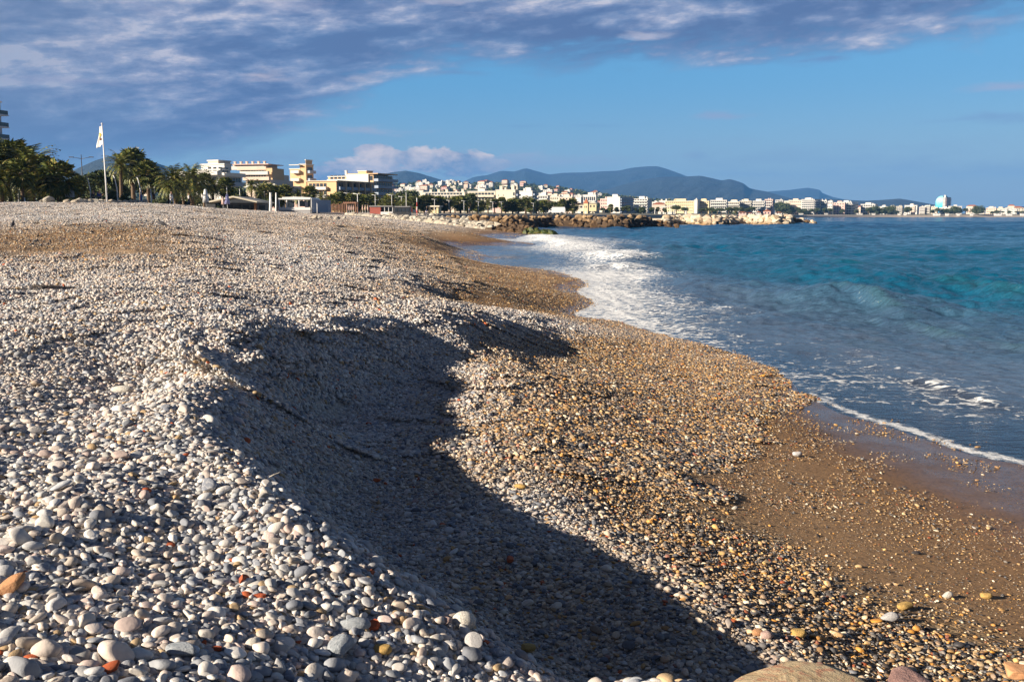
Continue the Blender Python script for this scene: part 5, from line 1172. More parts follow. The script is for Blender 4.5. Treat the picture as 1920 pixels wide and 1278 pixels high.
# flagpole and flag
dd = 100; zb = ZZ(386, dd); zt = ZZ(233, dd); X = RX(202) * dd
fpole = empty('flagpole', (X, dd, zb)); tag(fpole, 'tall thin white flagpole at the top of the beach', 'flagpole')
MB().tube([(0, 0, -.4), (-.02, 0, 3), (-.09, 0, zt - zb)], [.085, .07, .045], 10).build('pole', m_paint, fpole, True)
v, f = ICO[2]; link('finial', npmesh('finial', v * .09 + np.array([-.09, 0, zt - zb + .05]), f, [m_paint]), fpole); MB().box(-.16, .12, -.14, .14, -.4, .12).build('base', m_paint, fpole)
m_flag = simplemat('flag_cloth', (.80, .79, .77), (.74, .73, .72), 3, .9); m_fy = simplemat('flag_yellow', (.62, .48, .05), (.5, .4, .04), 8); m_fd = simplemat('flag_dark', (.10, .06, .04), (.2, .05, .03), 8)
def flagpt(u, v_):    # u out from the pole, v down
    x = -.05 - u * (.42 + .72 * v_ - .20 * v_ * v_) - .03 * math.sin(v_ * 9); return (x, .10 * math.sin(u * 8 + v_ * 3) * (.3 + u) , -v_ * 1.85 - u * .25 * v_ - u * .12)
def cloth(u0, u1, v0, v1, off, nu=14, nv=22, cut=None):
    mb = MB(); vs = []; fs = []
    for j in range(nv + 1):
        for i in range(nu + 1): p = flagpt(u0 + (u1 - u0) * i / nu, v0 + (v1 - v0) * j / nv); vs.append((p[0], p[1] + off, p[2]))
    for j in range(nv):
        for i in range(nu):
            if cut is None or cut((i + .5) / nu, (j + .5) / nv): a = j * (nu + 1) + i; fs.append((a, a + 1, a + nu + 2, a + nu + 1))
    return mb.add(vs, fs)
fl_ = cloth(0, 1, 0, 1, 0).build('flag', m_flag, None, True, (X - .09, dd, zt - .15)); fl_.rotation_euler = (0, 0, R(-35)); tag(fl_, 'white flag with yellow and dark emblem hanging limp on the pole', 'flag')
sol = fl_.modifiers.new('thickness', 'SOLIDIFY'); sol.thickness = .012
cloth(.18, .82, .32, .58, -.05, 12, 12, lambda a, b_: (a - .5) ** 2 + (b_ - .5) ** 2 < .22).build('emblem', m_fy, fl_, True)
cloth(.15, .70, .52, .74, -.055, 12, 10, lambda a, b_: abs(a + b_ - 1) < .35 or (a > .6 and b_ > .5)).build('emblem', m_fd, fl_, True)
# double armed street lamp
e = stdobj('street_lamp', 'dark tall street lamp with two long arms beside the left palms', 'street lamp', 158.5, 190, 385); h = ZZ(290, 190) - e.location.z
MB().tube([(0, 0, -.5), (0, 0, h)], [.13, .07], 8).build('pole', m_dark, e, True)
for s in (-1, 1):
    MB().tube([(0, 0, h - .8), (s * 1.0, 0, h - .62), (s * 1.9, 0, h - .50)], [.05, .045, .04], 6).build('arm', m_dark, e, True); MB().box(min(s * 1.5, s * 2.35), max(s * 1.5, s * 2.35), -.16, .16, h - .56, h - .40).build('lamp_head', m_dark, e)
# curved white posts with flat heads
for px, pt, pb, lb in ((171, 331, 380, 'leaning white lamp post left of the flagpole'), (221, 327, 380, 'white lamp post just right of the flagpole'), (265, 331, 384, 'white lamp post with blue foot near the dark trees')):
    e = stdobj('lamp_post', lb, 'lamp post', px, 125, pb); h = ZZ(pt, 125) - e.location.z
    MB().tube([(.1, 0, -.4), (.05, 0, h * .5), (-.18, 0, h * .88), (-.32, 0, h * .97)], [.085, .075, .06, .05], 8).build('pole', m_paint, e, True)
    MB().add([(-.42, -.15, h - .06), (.15, -.15, h + .04), (.15, .15, h + .04), (-.42, .15, h - .06), (-.42, -.15, h), (.15, -.15, h + .1), (.15, .15, h + .1), (-.42, .15, h)], [(0, 3, 2, 1), (4, 5, 6, 7), (0, 1, 5, 4), (1, 2, 6, 5), (2, 3, 7, 6), (3, 0, 4, 7)]).build('lamp_head', m_dark, e)
    if px == 265: MB().tube([(.095, 0, -.3), (.07, 0, 1.3)], [.14, .13], 8).build('foot', simplemat('blue_paint', (.02, .08, .35), None, 4), e)
for px, pt, pb, dd, lb in ((37, 346, 384, 112, 'thin white post in the shade under the left palms'), (48, 372, 384, 105, 'short white post at the far left of the promenade'), (285, 356, 385, 128, 'short white post right of the blue footed lamp'), (292, 352, 385, 132, 'thin grey post beside the short white one'),
        (427, 350, 386, 160, 'white post between palms behind the restaurant'), (451, 355, 388, 165, 'short pale post behind the restaurant roof'), (497, 360, 392, 175, 'grey post at the right end of the restaurant'), (583, 372, 400, 150, 'thin dark post in front of the white pavilion'), (595, 382, 398, 165, 'thin pole right of the pavilion'), (762, 362, 403, 205, 'tall pale mast above the rocks'),
        (617, 384, 399, 170, 'thin pole at the end of the pavilion terrace')):
    e = stdobj('post', lb, 'post', px, dd, pb); h = ZZ(pt, dd) - e.location.z
    MB().tube([(0, 0, -.4), (0, 0, h)], [.07, .05], 8).build('pole', m_paint if px not in (583, 292, 497) else m_dark, e, True); MB().tube([(0, 0, h), (0, 0, h + .08)], [.075, .07], 8).build('cap', m_paint, e, True)
# T lamps along the promenade
for i, (px, dd, pt) in enumerate(((650, 250, 362), (671, 190, 364), (704, 260, 366), (735, 270, 366), (753, 280, 369), (815, 300, 374), (842, 310, 376), (870, 320, 377), (897, 330, 378), (924, 340, 379), (940, 345, 379), (1000, 380, 381), (1060, 430, 384), (1082, 450, 385))):
    e = stdobj('street_lamp', 'pale street lamp with short double arm, nearest of the promenade row' if i == 1 else 'thin pale street lamp with short double arm on the promenade', 'street lamp', px, dd, 401, group=None if i == 1 else 'street lamps along the promenade'); h = ZZ(pt, dd) - e.location.z
    MB().tube([(0, 0, -.4), (0, 0, h)], [.09, .06], 7).build('pole', m_paint, e, True); MB().tube([(-.9, 0, h + .12), (0, 0, h), (.9, 0, h + .12)], [.05, .05, .05], 6).build('arm', m_paint, e, True)
# red and white striped mast on the rocks
e = stdobj('striped_mast', 'thin mast with red and white bands standing on the rocks', 'mast', 782, 170, 412); h = ZZ(371, 170) - e.location.z; m_red = simplemat('red_paint', (.55, .05, .04), None, 3, .5)
for k in range(5): MB().tube([(0, 0, h * k / 5 - (.4 if k == 0 else -.003)), (0, 0, h * (k + 1) / 5)], [.07, .065], 8).build('band', m_red if k % 2 else m_paint, e, True)
# two tapered white columns
for px, pt, w_, lb in ((508, 362.5, 5.0, 'wide tapered white column left of the pavilion'), (518.5, 363, 3.4, 'slim tapered white column beside the wide one')):
    dd = 150; e = stdobj('white_column', lb, 'column', px, dd, 399); h = ZZ(pt, dd) - e.location.z; r_ = w_ / F * dd / 2
    MB().tube([(-.08, 0, -.6), (0, 0, h * .5), (.04, 0, h)], [r_ * 1.15, r_ * .95, r_ * .75], 12).build('shaft', m_paint, e, True); MB().tube([(.04, 0, h + .003), (.04, 0, h + .12)], [r_ * .85, r_ * .85], 12).build('cap', m_paint, e, True)
# low restaurant with shallow gabled roof
def W(px, py, dd): return Vector(P0(px, dd, py))
dd = 160; e = stdobj('beach_restaurant', 'low beach restaurant with shallow pale gabled roof', 'restaurant', 445, dd, 396)
def loc(px, py, y=0): p = W(px, py, dd); return (p.x - e.location.x, y, p.z - e.location.z)
a, t_, c = loc(401, 380), loc(446, 370.5), loc(490, 380.5); th = .22
mb = MB(); vs = []
for y in (-2.5, 9):
    for p in (a, t_, c): vs += [(p[0], y, p[2]), (p[0], y, p[2] + th)]
mb.add(vs, [(0, 2, 3, 1), (2, 4, 5, 3), (6, 7, 9, 8), (8, 9, 11, 10), (1, 3, 9, 7), (3, 5, 11, 9), (0, 6, 8, 2), (2, 8, 10, 4), (0, 1, 7, 6), (4, 10, 11, 5)]); mb.build('roof', WM['cream'], e)
MB().add([(a[0] + .8, 0, a[2]), (c[0] - .8, 0, c[2]), (t_[0], 0, t_[2] - .12), (a[0] + .8, .2, a[2]), (c[0] - .8, .2, c[2]), (t_[0], .2, t_[2] - .12)], [(0, 1, 2), (3, 5, 4), (0, 3, 4, 1), (1, 4, 5, 2), (2, 5, 3, 0)]).build('gable', WM['blue'], e)
MB().box(a[0] + 1.5, c[0] - .8, .4, 8, -1.2, a[2] - .02).build('wall', m_dark, e)
for k in range(5): x = a[0] + 2 + k * 1.35; MB().box(x, x + 1.05, .3, .42, .3, a[2] - .4).build('window', m_glass, e)
MB().box(c[0] - 1.0, c[0] - .7, -.6, .3, -1.2, c[2] - .02).build('post', simplemat('rust_wood', (.30, .15, .08), None, 6), e)
MB().box(loc(380, 380)[0], loc(401, 380)[0], 1, 5, -1.0, loc(380, 382)[2]).build('side_wall', m_dark, e)
# agave plant before it
# white pavilion
dd = 165; e = stdobj('beach_pavilion', 'white framed open beach pavilion with low gabled canopy', 'pavilion', 553, dd, 399)
def L2(px, py): return (RX(px) * dd - e.location.x, ZZ(py, dd) - e.location.z)
xl, z1 = L2(523.5, 374); xr, _ = L2(584.5, 374); _, z0 = L2(553, 389); _, zt = L2(553, 370); _, zb_ = L2(553, 398)
MB().box(xl, xr, 0, 7, zb_ - .8, z0 - .45).build('base', WM['grey'], e); MB().box(xl, xr, -.1, 7, z0 - .447, z0).build('parapet', m_paint, e)
for px in (524, 538, 561, 584): x, _ = L2(px, 380); MB().box(x - .09, x + .09, -.05, .13, z0 + .003, z1).build('post', m_paint, e)
MB().box(xl - .1, xr + .1, -.15, 7.1, z1 + .003, z1 + .22).build('beam', m_paint, e)
xm, _ = L2(555, 370); MB().add([(xl + .6, -.1, z1 + .223), (xr - .1, -.1, z1 + .223), (xr - .1, 7, z1 + .223), (xl + .6, 7, z1 + .223), (xl + .6, -.1, z1 + .4), (xm, -.1, zt + .1), (xr - .1, -.1, z1 + .35), (xl + .6, 7, z1 + .4), (xm, 7, zt + .1), (xr - .1, 7, z1 + .35)],
    [(0, 3, 2, 1), (0, 1, 6, 5, 4), (3, 7, 8, 9, 2), (4, 5, 8, 7), (5, 6, 9, 8), (0, 4, 7, 3), (1, 2, 9, 6)]).build('canopy', m_paint, e)
for k in range(3): x = xl + (xr - xl) * (k + .1) / 3; MB().box(x, x + (xr - xl) * .24, 5, 5.1, z0 + .2, z1 - .2).build('window', m_glass, e)
xs_, _ = L2(604, 374); MB().add([(xr + .1, 0, zb_), (xs_, 8, zb_), (xs_, 8, z1), (xr + .1, 0, z1), (xr + .1, .2, zb_), (xs_, 8.2, zb_), (xs_, 8.2, z1), (xr + .1, .2, z1)], [(0, 1, 2, 3), (4, 7, 6, 5), (3, 2, 6, 7), (0, 4, 5, 1), (0, 3, 7, 4), (1, 5, 6, 2)]).build('side_screen', WM['blue'], e)
# fence of brown posts and pergola
m_wood = simplemat('brown_wood', (.36, .19, .12), (.28, .15, .10), 5)
dd = 180; e = stdobj('post_fence', 'fence of upright brown posts right of the pavilion', 'fence', 621, dd, 399)
for k in range(10): x = (k * 2.6) / F * dd; MB().box(x, x + .11, 0, .12, -.5, 1.55 + .12 * (k % 3)).build('post', m_wood, e)
MB().box(0, 2.45, .123, .17, .9, 1.02).build('rail', m_wood, e)
e = stdobj('pergola', 'brown wooden pergola frame by the post fence', 'pergola', 656, dd, 399); w_ = 11 / F * dd; h = ZZ(381.5, dd) - e.location.z
for x in (-w_, w_ - .15): MB().box(x, x + .16, 0, .16, -.5, h).build('post', m_wood, e); MB().box(x, x + .16, 2.2, 2.36, -.5, h).build('post', m_wood, e)
MB().box(-w_ - .1, w_ + .1, -.02, .18, h + .003, h + .26).build('beam', m_wood, e); MB().box(-w_ - .1, w_ + .1, 2.18, 2.38, h + .003, h + .26).build('beam', m_wood, e)
for k in range(6): x = -w_ + k * w_ * .38; MB().box(x, x + .08, -.1, 2.5, h + .263, h + .36).build('slat', m_wood, e)
for k, px in enumerate((651, 655, 659, 663, 667, 680, 685, 690)):
    e = stdobj('folded_parasol', 'closed pinkish parasol standing near the pergola', 'parasol', px, 186, 399.5, group='closed parasols by the pergola'); MB().tube([(0, 0, -.2), (0, 0, 1.3)], [.03, .03], 6).build('pole', m_paint, e); MB().tube([(0, 0, .5), (0, 0, .9), (0, 0, 1.6)], [.10, .12, .02], 8).build('canopy', WM['pink'], e, True)
# red kiosk with white frame
dd = 190; e = stdobj('red_kiosk', 'flat brick red kiosk with pale open frame on its right', 'kiosk', 693.5, dd, 400.5); w1 = 20 / F * dd; w2 = 43 / F * dd; h = ZZ(386, dd) - e.location.z
MB().box(0, w1, 0, 3, -.6, h - .15).build('wall', simplemat('brick_red', (.42, .12, .09), (.34, .10, .08), 4), e)
MB().box(-.1, w2, -.2, 3.1, h - .147, h).build('roof', WM['grey'], e)
for x in (w1 * 1.35, w2 * .8, w2 - .12): MB().box(x, x + .1, 0, .1, -.4, h - .15).build('post', m_paint, e)
MB().box(w1 + .003, w2 - .1, 1.4, 1.5, .5, h - .15).build('window', m_glass, e); MB().box(w1 + .003, w2 - .1, -.05, .15, -.6, .35).build('counter', m_paint, e)
dd = 196; e = stdobj('beach_hut', 'dark low hut half hidden right of the red kiosk', 'hut', 738, dd, 400.5); w2 = 30 / F * dd; h = ZZ(388, dd) - e.location.z
MB().box(0, w2, 0, 3, -.6, h).build('wall', m_dark, e); MB().box(-.1, w2 + .1, -.15, 3.1, h + .003, h + .14).build('roof', WM['grey'], e)
for k in range(4): MB().box(.3 + k * .75, .85 + k * .75, -.05, .05, .4, h - .3).build('window', m_glass, e)
# closed and open parasols, red sail boards
def parasol(px, dd, pyb, h, mat, label, r0=.16):
    e = stdobj('folded_parasol', label, 'parasol', px, dd, pyb); MB().tube([(0, 0, -.2), (0, 0, h * .4)], [.03, .03], 6).build('pole', m_paint, e); MB().tube([(0, 0, h * .22), (0, 0, h * .5), (0, 0, h * .95), (0, 0, h)], [r0 * 1.2, r0, r0 * .5, .02], 9).build('canopy', mat, e, True)
m_lav = simplemat('lavender_cloth', (.35, .36, .62), (.30, .30, .55), 4)
parasol(427, 150, 388, 2.0, m_lav, 'lavender folded parasol above the restaurant roof', .35); parasol(419, 150, 388, 1.7, WM['pink'], 'pinkish folded parasol left of the lavender one', .2); parasol(387, 145, 387, 2.6, m_paint, 'white folded parasol under the left palms', .4)
parasol(771, 205, 400.5, 1.6, m_red, 'red folded parasol at the foot of the tall mast', .22); parasol(782, 212, 400.5, 1.6, m_red, 'red folded parasol right of the tall mast', .2)
# sign board and white van
e = stdobj('notice_board', 'pale blue notice board on two legs behind the rocks', 'sign', 130, 112, 385); MB().box(-.9, .7, 0, .06, .9, 2.0).build('panel', WM['blue'], e); 
for x in (-.7, .5): MB().box(x, x + .08, .063, .14, -.5, 1.9).build('leg', m_dark, e)
dd = 330; e = stdobj('white_van', 'white box van parked at the right end of the promenade', 'van', 1036, dd, 401.3, -.1)
mb = MB(); mb.box(-.2, 4.2, 0, 2.0, .45, 2.35); mb.build('body', m_paint, e); MB().add([(-1.5, .05, .45), (-.203, .05, .45), (-.203, 1.95, .45), (-1.5, 1.95, .45), (-1.4, .05, 1.2), (-.203, .05, 2.0), (-.203, 1.95, 2.0), (-1.4, 1.95, 1.2)], [(0, 3, 2, 1), (4, 5, 6, 7), (0, 1, 5, 4), (1, 2, 6, 5), (2, 3, 7, 6), (3, 0, 4, 7)]).build('cab', m_paint, e)
MB().box(-.9, -.35, .02, .045, 1.2, 1.6).build('window', m_glass, e)
for x in (-.7, 3.2):
    for y in (.0, 1.85): MB().tube([(x, y, .38), (x, y + .18, .38)], [.38, .38], 14).build('wheel', m_dark, e)
# people on the promenade
def skin(name, joints, edges, mat, parent):
    me = bpy.data.meshes.new(name); me.from_pydata([j[0] for j in joints], edges, []); me.skin_vertices.new() if hasattr(me.skin_vertices, 'new') and not me.skin_vertices else None
    o = link(name, me, parent); m = o.modifiers.new('skin', 'SKIN'); m.use_smooth_shade = True
    for v_, j in zip(me.skin_vertices[0].data, joints): v_.radius = (j[1], j[2] if len(j) > 2 else j[1])
    me.skin_vertices[0].data[0].use_root = True; s = o.modifiers.new('sub', 'SUBSURF'); s.levels = s.render_levels = 1
    me.materials.append(mat); return o
m_skin = simplemat('skin', (.45, .27, .19), None, 5); m_hair = simplemat('hair', (.05, .035, .025), None, 9)
def person(px, dd, pyb, top, legs, label, rz, stride=.16):
    e = stdobj('person', label, 'person', px, dd, pyb, rz); s = stride
    J = [((0, 0, .93), .125, .10), ((0, 0, 1.18), .12, .09), ((0, .01, 1.40), .15, .10), ((0, .01, 1.50), .055), ((0, -.01, 1.57), .075, .085), ((0, -.01, 1.68), .085, .095), ((0, -.01, 1.74), .05),
         ((.18, .01, 1.41), .055), ((.23, .03, 1.15), .042), ((.22, -.06, .92), .033), ((.22, -.08, .83), .03), ((-.18, .01, 1.41), .055), ((-.23, -.02, 1.15), .042), ((-.22, .08, .92), .033), ((-.22, .10, .83), .03),
         ((.09, 0, .88), .09), ((.10, -s, .50), .065), ((.10, -s * .9, .09), .042), ((.10, -s - .13, .04), .04), ((-.09, 0, .88), .09), ((-.10, s * .6, .50), .065), ((-.10, s * 1.7, .11), .042), ((-.10, s * 1.7 - .12, .04), .04)]
    E_ = [(0, 1), (1, 2), (2, 3), (3, 4), (4, 5), (5, 6), (2, 7), (7, 8), (8, 9), (9, 10), (2, 11), (11, 12), (12, 13), (13, 14), (0, 15), (15, 16), (16, 17), (17, 18), (0, 19), (19, 20), (20, 21), (21, 22)]
    skin('body', J, E_, m_skin, e); g = 1.22
    T = [0, 1, 2, 7, 8, 9, 11, 12, 13]; mp = {k: i for i, k in enumerate(T)}
    skin('jacket', [(J[k][0], J[k][1] * g, (J[k][2] if len(J[k]) > 2 else J[k][1]) * g) for k in T], [(mp[a], mp[b_]) for a, b_ in E_ if a in mp and b_ in mp], top, e)
    T = [0, 15, 16, 17, 19, 20, 21]; mp = {k: i for i, k in enumerate(T)}
    skin('trousers', [(J[k][0], J[k][1] * g, (J[k][2] if len(J[k]) > 2 else J[k][1]) * g) for k in T], [(mp[a], mp[b_]) for a, b_ in E_ if a in mp and b_ in mp], legs, e)
    skin('hair', [((0, .015, 1.70), .092, .10), ((0, .02, 1.76), .06)], [(0, 1)], m_hair, e)
m_bj = simplemat('blue_jacket', (.02, .06, .30), None, 4); m_dj = simplemat('dark_cloth', (.05, .055, .07), None, 4); m_wj = simplemat('white_cloth', (.70, .70, .72), None, 4)
person(188, 112, 385, m_bj, m_dj, 'person in a bright blue jacket walking behind the rocks', .8); person(177, 114, 384.5, m_dj, m_dj, 'person in dark clothes left of the blue jacket', .7)
person(323, 118, 386, m_wj, m_wj, 'person in white clothes near the wide palm', 1.2); person(355, 130, 386.5, m_wj, m_dj, 'person with white top and dark trousers near the tall palm', 2.0)
person(800, 225, 401, m_dj, m_bj, 'person in dark top strolling above the rocks', 1.4); person(880, 262, 401, m_wj, m_dj, 'person in a white top on the promenade near the cypress like tree', 1.0)
# pigeons
m_feather = simplemat('dark_feather', (.035, .035, .045), (.07, .07, .08), 30); m_beak = simplemat('beak', (.25, .20, .12), None, 20)
def bird(px, py, rz, label):
    p = hit(px, py); e = empty('bird', (p.x, p.y, p.z + .01), rz); e.scale = (1.15,) * 3; tag(e, label, 'bird')
    J = [((0, 0, .13), .055, .06), ((-.07, 0, .11), .045, .045), ((-.15, 0, .075), .03, .015), ((-.23, 0, .05), .028, .008), ((.06, 0, .16), .048, .05), ((.10, 0, .205), .026, .028), ((.115, 0, .245), .026, .027), ((.135, 0, .25), .02, .02)]
    skin('body', J, [(0, 1), (1, 2), (2, 3), (0, 4), (4, 5), (5, 6), (6, 7)], m_feather, e)
    MB().tube([(.15, 0, .248), (.185, 0, .238)], [.009, .002], 6).build('beak', m_beak, e)
    for s in (-1, 1):
        MB().tube([(0, s * .025, .09), (.005, s * .025, .0)], [.006, .005], 5).build('leg', m_beak, e)
        MB().add([(.06, s * .05, .17), (-.17, s * .035, .08), (-.05, s * .062, .10), (.06, s * .056, .17), (-.17, s * .04, .078), (-.05, s * .07, .10)], [(0, 1, 2), (3, 5, 4), (0, 3, 4, 1), (1, 4, 5, 2), (2, 5, 3, 0)]).build('wing', m_feather, e)
bird(24, 429, R(105), 'dark upright bird on the gravel near the left edge'); bird(304, 428, R(165), 'dark bird facing left on the gravel below the palms')

# ---------------------------------------------------------------- rocks
def rockmat(name, pale, foot, lo, hi, wetc=(.10, .055, .025)):
    m, nt, b, out = newmat(name); P = geopos(nt); O = texco(nt); sz = sep(nt, P)[2]; n = noise(nt, P, .8, 6, .65); n2 = noise(nt, O, 7, 5, .7); rr = E(nt, nt.nodes.new('ShaderNodeObjectInfo').outputs['Random'])
    c = mixc(nt, n2.ss(.3, .7), pale, tuple(x * .72 for x in pale)); c = mixc(nt, rr.ss(.3, .9) * .45, c, foot)
    k = (sz + (n - .5) * 1.6).ss(hi, lo); c = mixc(nt, k * .9, c, mixc(nt, n2, foot, wetc))
    setin(nt, b.inputs['Base Color'], c); b.inputs['Roughness'].default_value = .85; setin(nt, b.inputs['Normal'], bump(nt, n2 + n * .5, .9, .12)); return m
m_rpale = rockmat('pale_limestone', (.50, .46, .39), (.36, .26, .16), -.5, 1.2); m_rbrown = rockmat('brown_rock', (.46, .32, .18), (.17, .09, .035), .9, 3.0, (.05, .03, .015)); m_rfar = rockmat('cream_rock', (.66, .57, .44), (.34, .19, .06), .0, 1.25)
m_rdark = rockmat('dark_rock', (.15, .105, .065), (.11, .06, .025), .6, 2.6, (.03, .02, .012)); m_moss, nt, b, out = newmat('mossy_rock'); O = texco(nt); n = noise(nt, O, 3, 6, .7)
setin(nt, b.inputs['Base Color'], ramp(nt, n, [(.3, (.018, .015, .008)), (.45, (.022, .045, .005)), (.56, (.075, .085, .008)), (.7, (.16, .075, .018))])); b.inputs['Roughness'].default_value = .6; setin(nt, b.inputs['Normal'], bump(nt, n, .8, .1))
RKS = {}
def rockmesh(k, mat):
    if (k, mat.name) not in RKS: v, f = rockshape(900 + k, 3, 11, .5, .04); RKS[(k, mat.name)] = npmesh('rock', v, f, [mat], smooth=False)
    return RKS[(k, mat.name)]
rr = random.Random(8)
ROCKS = []
def rock(p, s, mat, label, group=None, fl=.75):
    ROCKS.append((s / p[1] * (1.0 if group else 99), tuple(p), (rr.uniform(-.35, .35), rr.uniform(-.35, .35), rr.uniform(0, 6.28)), (s * rr.uniform(.85, 1.35), s * rr.uniform(.8, 1.1), s * fl * rr.uniform(.8, 1.15)), rr.randrange(12), mat, label, group))
# dark breakwater
NB_ = 50
for i in range(NB_):
    px = 812 + (1262 - 812) * i / (NB_ - 1); dd = 218 + 5 * math.sin(i * .3); tip = max(0, (px - 1195) / 67)
    for row, (z, off, s) in enumerate(((.30, -2.5, 1.5), (.85, -1.8, 1.35), (1.45, -1.0, 1.45), (2.15, 0, 1.4))):
        if row == 3 and tip > .4 or row == 2 and tip > .7 or row == 1 and tip > .92: continue
        x = RX(px + rr.uniform(-3, 3)) * dd; mt = m_rbrown if rr.random() < (.62 if px < 1110 else .40) + .12 * (row - 1.5) else m_rdark
        if px < 880 and row > 0: mt = m_rbrown if rr.random() < .6 else m_rpale
        rock((x, dd + off + rr.uniform(-.4, .4), (z + rr.uniform(-.15, .25)) * (1 - .35 * tip)), s * rr.uniform(.85, 1.3), mt, ('brown boulder' if mt == m_rbrown else 'dark wet boulder' if mt == m_rdark else 'pale boulder') + ' piled in the long dark breakwater', 'boulders of the dark breakwater')
# pale breakwater behind
for i in range(38):
    px = 1248 + (1524 - 1248) * i / 37; dd = 278 + 6 * math.sin(i * .4); tip = max(0, (px - 1475) / 49)
    for row, (z, off, s) in enumerate(((.2, -2.8, 1.9), (.95, -1.8, 1.9), (1.5, -.9, 1.8), (2.05, .2, 1.8))):
        if row == 3 and tip > .35 or row == 2 and tip > .65 or row == 1 and tip > .9: continue
        mt = m_rbrown if tip > .1 and rr.random() < .7 else m_rfar; rock((RX(px + rr.uniform(-3, 3)) * dd, dd + off, (z + rr.uniform(-.1, .25)) * (1 - .4 * tip)), s * rr.uniform(.9, 1.3), mt, ('brown boulder' if mt == m_rbrown else 'cream boulder with rusty foot') + ' in the far pale breakwater', 'boulders of the pale breakwater')
for nm, pts_, wd, tp in (('embankment', [(770, 222), (1185, 220), (1262, 220)], 4, 1.5), ('embankment', [(1180, 290), (1495, 282), (1522, 280)], 5, 1.75)):
    mb = MB(); vs = []; fs = []
    for j, (px, dd) in enumerate(pts_):
        k = .35 if j == len(pts_) - 1 else 1
        for off, z in ((-wd * .75, -1), (-wd * .05, tp * k), (wd, tp * k + .05), (wd * 1.8, -1)): vs.append((RX(px) * (dd + off), dd + off, z))
    for j in range(len(pts_) - 1):
        for q in range(3): fs.append((j * 4 + q, (j + 1) * 4 + q, (j + 1) * 4 + q + 1, j * 4 + q + 1))
    fs.append((8, 9, 10, 11)); mb.add(vs, fs); tag(mb.build(nm, m_rdark if nm and pts_[0][0] < 900 else m_rfar), kind='structure')
# near groyne: pale rocks from the promenade down to the water
G = [(572, 411, .9, 'p'), (590, 412, 1.3, 'p'), (600, 411, 1.0, 'p'), (618, 409, .8, 'p'), (632, 412, 1.2, 'p'), (646, 411, .9, 'p')]
k = 0
for px, pyb, s, q in G: p = hit(px, pyb); rock((p.x, p.y, p.z + .1), s * p.y / 150, m_rpale, 'pale rock lying at the landward start of the near groyne', 'pale rocks at the landward end of the groyne')
for i in range(56):
    px = 655 + (1035 - 655) * i / 55; base = np.interp(px, [655, 760, 830, 900, 960, 1035], [404, 413, 420, 430, 436, 439]); topy = np.interp(px, [655, 760, 830, 900, 960, 1000, 1035], [399, 402, 406, 412, 415, 421, 431])
    for row in range(2 if px < 700 or px > 1010 else 3):
        py = base - (base - topy - 2) * row / 3; dd = np.interp(px, [655, 760, 900, 1035], [165, 150, 142, 136]) + row * 1.3; z = max(-.2, ZZ(py - 2, dd)) - .2
        hz_ = hz(RX(px) * dd, dd); mt = m_rpale if px < 915 + row * 10 else m_rdark if px < 985 or row == 2 else m_moss
        if mt == m_rdark and rr.random() < .25: mt = m_rbrown
        lb = {'pale_limestone': 'pale limestone rock heaped in the near groyne', 'dark_rock': 'dark wet rock near the sea end of the groyne', 'mossy_rock': 'green mossy rock at the tip of the groyne', 'brown_rock': 'brown rock among the dark ones of the groyne'}[mt.name]
        rock((RX(px + rr.uniform(-3, 3)) * dd, dd, z), (1.05 if row else 1.3) * rr.uniform(.8, 1.35), mt, lb, 'rocks of the near groyne')
# upper line of rocks behind the groyne along the promenade
for i in range(22):
    px = 640 + i * 8.5; dd = 196 + i * .8; rock((RX(px) * dd, dd, ZZ(404, dd)), 1.2 * rr.uniform(.7, 1.25), m_rpale if rr.random() < .6 else m_rbrown, 'rock in the upper line below the promenade kiosks', 'rocks below the promenade kiosks')
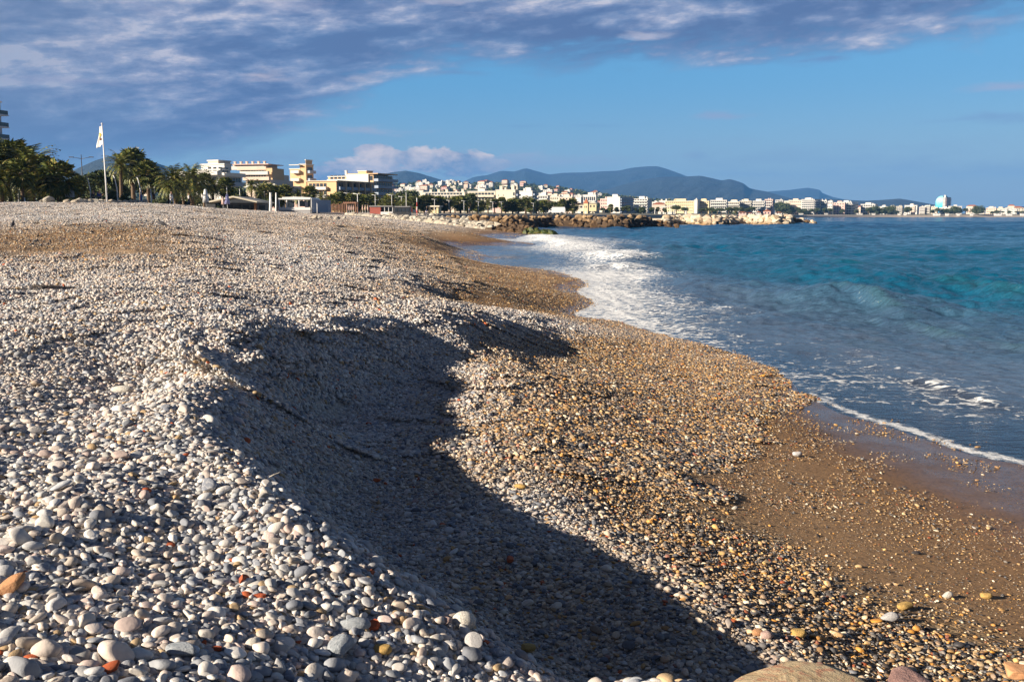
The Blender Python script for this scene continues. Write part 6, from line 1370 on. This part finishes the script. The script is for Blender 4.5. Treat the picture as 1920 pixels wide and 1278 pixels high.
# pale blocks and shaded low rocks at the top of the beach
for px, py, s, lb in ((78, 386, .9, 'low pale block left of the tall pale rock'), (93, 384, 1.25, 'tall pale rock under the stocky fan palm'), (102, 386, .7, 'small pale rock right of the tall one'), (127, 386, 1.0, 'pale rock left of the shaded rocks'), (136, 387, .6, 'small reddish rock beside the shaded rocks')):
    dd = 104; rock((RX(px) * dd, dd, ZZ(py, dd) + s * .42), s * .8, m_rpale if px != 136 else m_rbrown, lb)
for i in range(15): px = 142 + i * 9.3; dd = 104 + i * .8; rock((RX(px) * dd, dd, ZZ(386, dd) + .35), .8 * rr.uniform(.9, 1.4), m_rpale, 'rounded rock in the shaded row near the flagpole', 'shaded rocks by the flagpole', .9)

ROCKS.sort(key=lambda a: -a[0])
for (_, p, ro, sc_, k, mat, lb, g) in ROCKS[:292]: tag(link('rock', rockmesh(k, mat), None, p, ro, sc_), lb, 'rock', g)
from mathutils import Euler
VV, FF, MM, oo = [], [], [], 0; mats_ = [m_rpale, m_rbrown, m_rfar, m_rdark, m_moss]
for (_, p, ro, sc_, k, mat, lb, g) in ROCKS[292:]:
    v, f = rockshape(900 + k, 3, 11, .5, .04); M = np.array(Euler(ro).to_matrix()); VV.append((v * np.array(sc_)) @ M.T + np.array(p)); FF.append(f + oo); MM.append(np.full(len(f), mats_.index(mat))); oo += len(v)
print('rocks', len(ROCKS))
if VV: tag(link('rubble', npmesh('rubble', np.concatenate(VV), np.concatenate(FF), mats_, False, np.concatenate(MM))), 'smaller boulders filling the breakwaters', 'rubble', kind='stuff')
# ---------------------------------------------------------------- air
mh = bpy.data.materials.new('haze'); mh.use_nodes = True; nt = mh.node_tree; nt.nodes.clear(); o_ = nt.nodes.new('ShaderNodeOutputMaterial'); pv = nt.nodes.new('ShaderNodeVolumePrincipled')
pv.inputs['Density'].default_value = 8e-5; pv.inputs['Color'].default_value = (.14, .43, 1.0, 1); pv.inputs['Anisotropy'].default_value = 0.0; nt.links.new(pv.outputs[0], o_.inputs['Volume'])
mb = MB(); mb.box(-12000, 12000, -60, 13500, -8, 560); hzb = mb.build('haze', mh); tag(hzb, 'thin blue haze over the distance', 'haze', kind='stuff')
